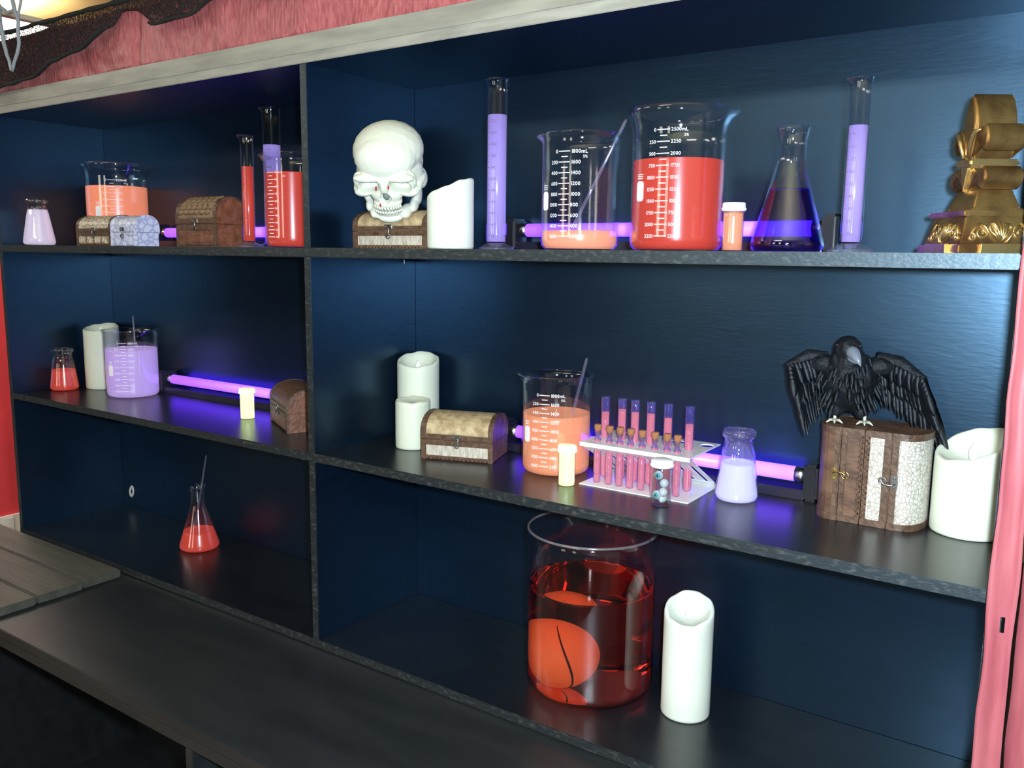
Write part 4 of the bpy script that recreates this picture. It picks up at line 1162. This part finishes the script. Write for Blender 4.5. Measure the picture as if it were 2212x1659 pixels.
# ------------------------------------------------------------------ gilt fleur-de-lis ornament
def fleur():
    # front (narrow, at the left in the photo) looks along -y locally; the broad side looks along +x
    t = thing('fleur_de_lis_ornament', 'antique gold fleur-de-lis ornament on a scrolled pedestal at far right', 'ornament', (2.398, 0.098, S1), math.radians(-146 + 90))
    def frust(name, z0, z1, a0, a1, b0, b1, mt=MGOLD, bev=0.0015):
        V = [(-a0, -b0, z0), (a0, -b0, z0), (a0, b0, z0), (-a0, b0, z0), (-a1, -b1, z1), (a1, -b1, z1), (a1, b1, z1), (-a1, b1, z1)]
        bm = bmesh.new(); vs = [bm.verts.new(v) for v in V]
        for q in ((3, 2, 1, 0), (4, 5, 6, 7), (0, 1, 5, 4), (1, 2, 6, 5), (2, 3, 7, 6), (3, 0, 4, 7)): bm.faces.new([vs[i] for i in q])
        if bev: bmesh.ops.bevel(bm, geom=list(bm.edges), offset=bev, segments=2, affect='EDGES')
        return bm_obj(name, bm, mt, t)
    frust('plinth', 0, 0.011, 0.056, 0.055, 0.056, 0.055)
    for a in range(4):
        o = frust('plinth_pad', 0, 0.012, 0.030, 0.029, 0.003, 0.003, MGOLD2, 0.0008)
        o.matrix_local = Matrix.Rotation(a * PI / 2, 4, 'Z') @ Matrix.Translation((0.0, -0.0565, 0))
    frust('pedestal', 0.011, 0.046, 0.050, 0.042, 0.050, 0.042)
    frust('pedestal_cap', 0.046, 0.053, 0.047, 0.048, 0.047, 0.048)
    frust('upper_block', 0.053, 0.0565, 0.038, 0.037, 0.034, 0.033)
    frust('upper_neck', 0.0565, 0.080, 0.034, 0.026, 0.030, 0.022)
    # scroll relief on all four pedestal faces
    def spiral(cx, cz, r0, turns, sgn, tail):
        pts = []
        n = 22
        for k in range(n + 1):
            q = k / n; r = r0 * (1 - 0.82 * q); a = sgn * (PI * 0.5 + q * turns * 2 * PI)
            pts.append((cx + r * math.cos(a), cz + r * math.sin(a)))
        return [tail] + pts
    for a in range(4):
        parts = []
        for s in (-1, 1):
            for (cx, cz, r0, tl) in ((0.024, 0.026, 0.0095, (0.006, 0.014)), (0.010, 0.032, 0.0058, (0.002, 0.020)), (0.036, 0.020, 0.005, (0.026, 0.038))):
                sp = spiral(cx, cz, r0, 1.4, 1, tl)
                P = []
                for (u, z) in sp:
                    dep = 0.050 - (z - 0.011) / 0.035 * 0.008
                    P.append((s * u, -dep - 0.0008, z))
                parts.append(tube_data(P, [0.0019 * (1 - 0.5 * k / len(P)) for k in range(len(P))], 6))
        for k in range(7):
            b_ = (k - 3) * 0.32
            z0_, z1_ = 0.016, 0.016 + 0.024 * math.cos(b_)
            u1 = 0.014 * math.sin(b_) * 1.3
            P = [(0, -(0.050 - (z0_ - 0.011) / 0.035 * 0.008) - 0.0005, z0_), (u1 * 0.5, -(0.050 - (0.5 * (z0_ + z1_) - 0.011) / 0.035 * 0.008) - 0.0022, 0.5 * (z0_ + z1_)), (u1, -(0.050 - (z1_ - 0.011) / 0.035 * 0.008) - 0.0008, z1_)]
            parts.append(tube_data(P, [0.0012, 0.0021, 0.0008], 6))
        v, f = merge(*parts)
        o = mesh_obj('scroll_relief', v, f, MGOLD2, t); o.rotation_euler = (0, 0, a * PI / 2)
    # the lily itself: outlines in (x, z), thick along y
    def slab(name, pts, y0, y1, mt=MGOLD, bev=0.004, ridge=0.0):
        bm = bmesh.new()
        vs = [bm.verts.new((x, y0, z)) for x, z in pts]; f = bm.faces.new(vs)
        r_ = bmesh.ops.extrude_face_region(bm, geom=[f])
        for g in r_['geom']:
            if isinstance(g, bmesh.types.BMVert): g.co.y = y1
        bmesh.ops.recalc_face_normals(bm, faces=bm.faces)
        big = [e for e in bm.edges if len(e.link_faces) == 2 and (len(e.link_faces[0].verts) > 5) != (len(e.link_faces[1].verts) > 5)]
        bmesh.ops.bevel(bm, geom=big, offset=bev, segments=3, affect='EDGES')
        return bm_obj(name, bm, mt, t)
    def spline(ctrl, n=6):
        out = []
        m_ = len(ctrl)
        for i in range(m_):
            p0, p1, p2, p3 = (Vector(ctrl[(i + k - 1) % m_]) for k in range(4))
            for k in range(n):
                q = k / n
                out.append(tuple(0.5 * ((2 * p1) + (-p0 + p2) * q + (2 * p0 - 5 * p1 + 4 * p2 - p3) * q * q + (-p0 + 3 * p1 - 3 * p2 + p3) * q ** 3)))
        return out
    Y0, Y1 = -0.027, 0.027
    slab('centre_petal', spline([(0, 0.2005), (0.008, 0.190), (0.0155, 0.168), (0.013, 0.145), (0.006, 0.122), (-0.006, 0.122), (-0.013, 0.145), (-0.0155, 0.168), (-0.008, 0.190)]), Y0, Y1)
    for s in (-1, 1):
        up_ = spline([(s * 0.005, 0.120), (s * 0.012, 0.138), (s * 0.020, 0.155), (s * 0.033, 0.160), (s * 0.042, 0.148), (s * 0.041, 0.134), (s * 0.034, 0.127), (s * 0.030, 0.132), (s * 0.031, 0.141), (s * 0.026, 0.143), (s * 0.019, 0.134), (s * 0.012, 0.120)])
        slab('side_petal', up_ if s > 0 else up_[::-1], Y0 + 0.002, Y1 - 0.002, MGOLD, 0.003)
        lw_ = spline([(s * 0.006, 0.110), (s * 0.016, 0.104), (s * 0.030, 0.109), (s * 0.042, 0.104), (s * 0.044, 0.090), (s * 0.034, 0.080), (s * 0.026, 0.085), (s * 0.029, 0.093), (s * 0.022, 0.095), (s * 0.014, 0.084), (s * 0.005, 0.080)])
        slab('lower_scroll', lw_ if s > 0 else lw_[::-1], Y0 + 0.002, Y1 - 0.002, MGOLD, 0.003)
        tube('petal_vein', [(s * 0.006, Y0 - 0.001, 0.121), (s * 0.013, Y0 - 0.003, 0.140), (s * 0.021, Y0 - 0.003, 0.151), (s * 0.032, Y0 - 0.001, 0.153)], [0.002, 0.003, 0.003, 0.0012], MGOLD2, t, 8)
    slab('lower_point', spline([(0.010, 0.110), (0.007, 0.094), (0.0, 0.076), (-0.007, 0.094), (-0.010, 0.110)]), Y0 - 0.002, Y1 + 0.002, MGOLD2, 0.003)
    bm = bmesh.new(); bm_box(bm, -0.020, 0.020, Y0 - 0.005, Y1 + 0.005, 0.109, 0.119, 0.003)
    bm_obj('band', bm, MGOLD2, t)
    return t
fleur()
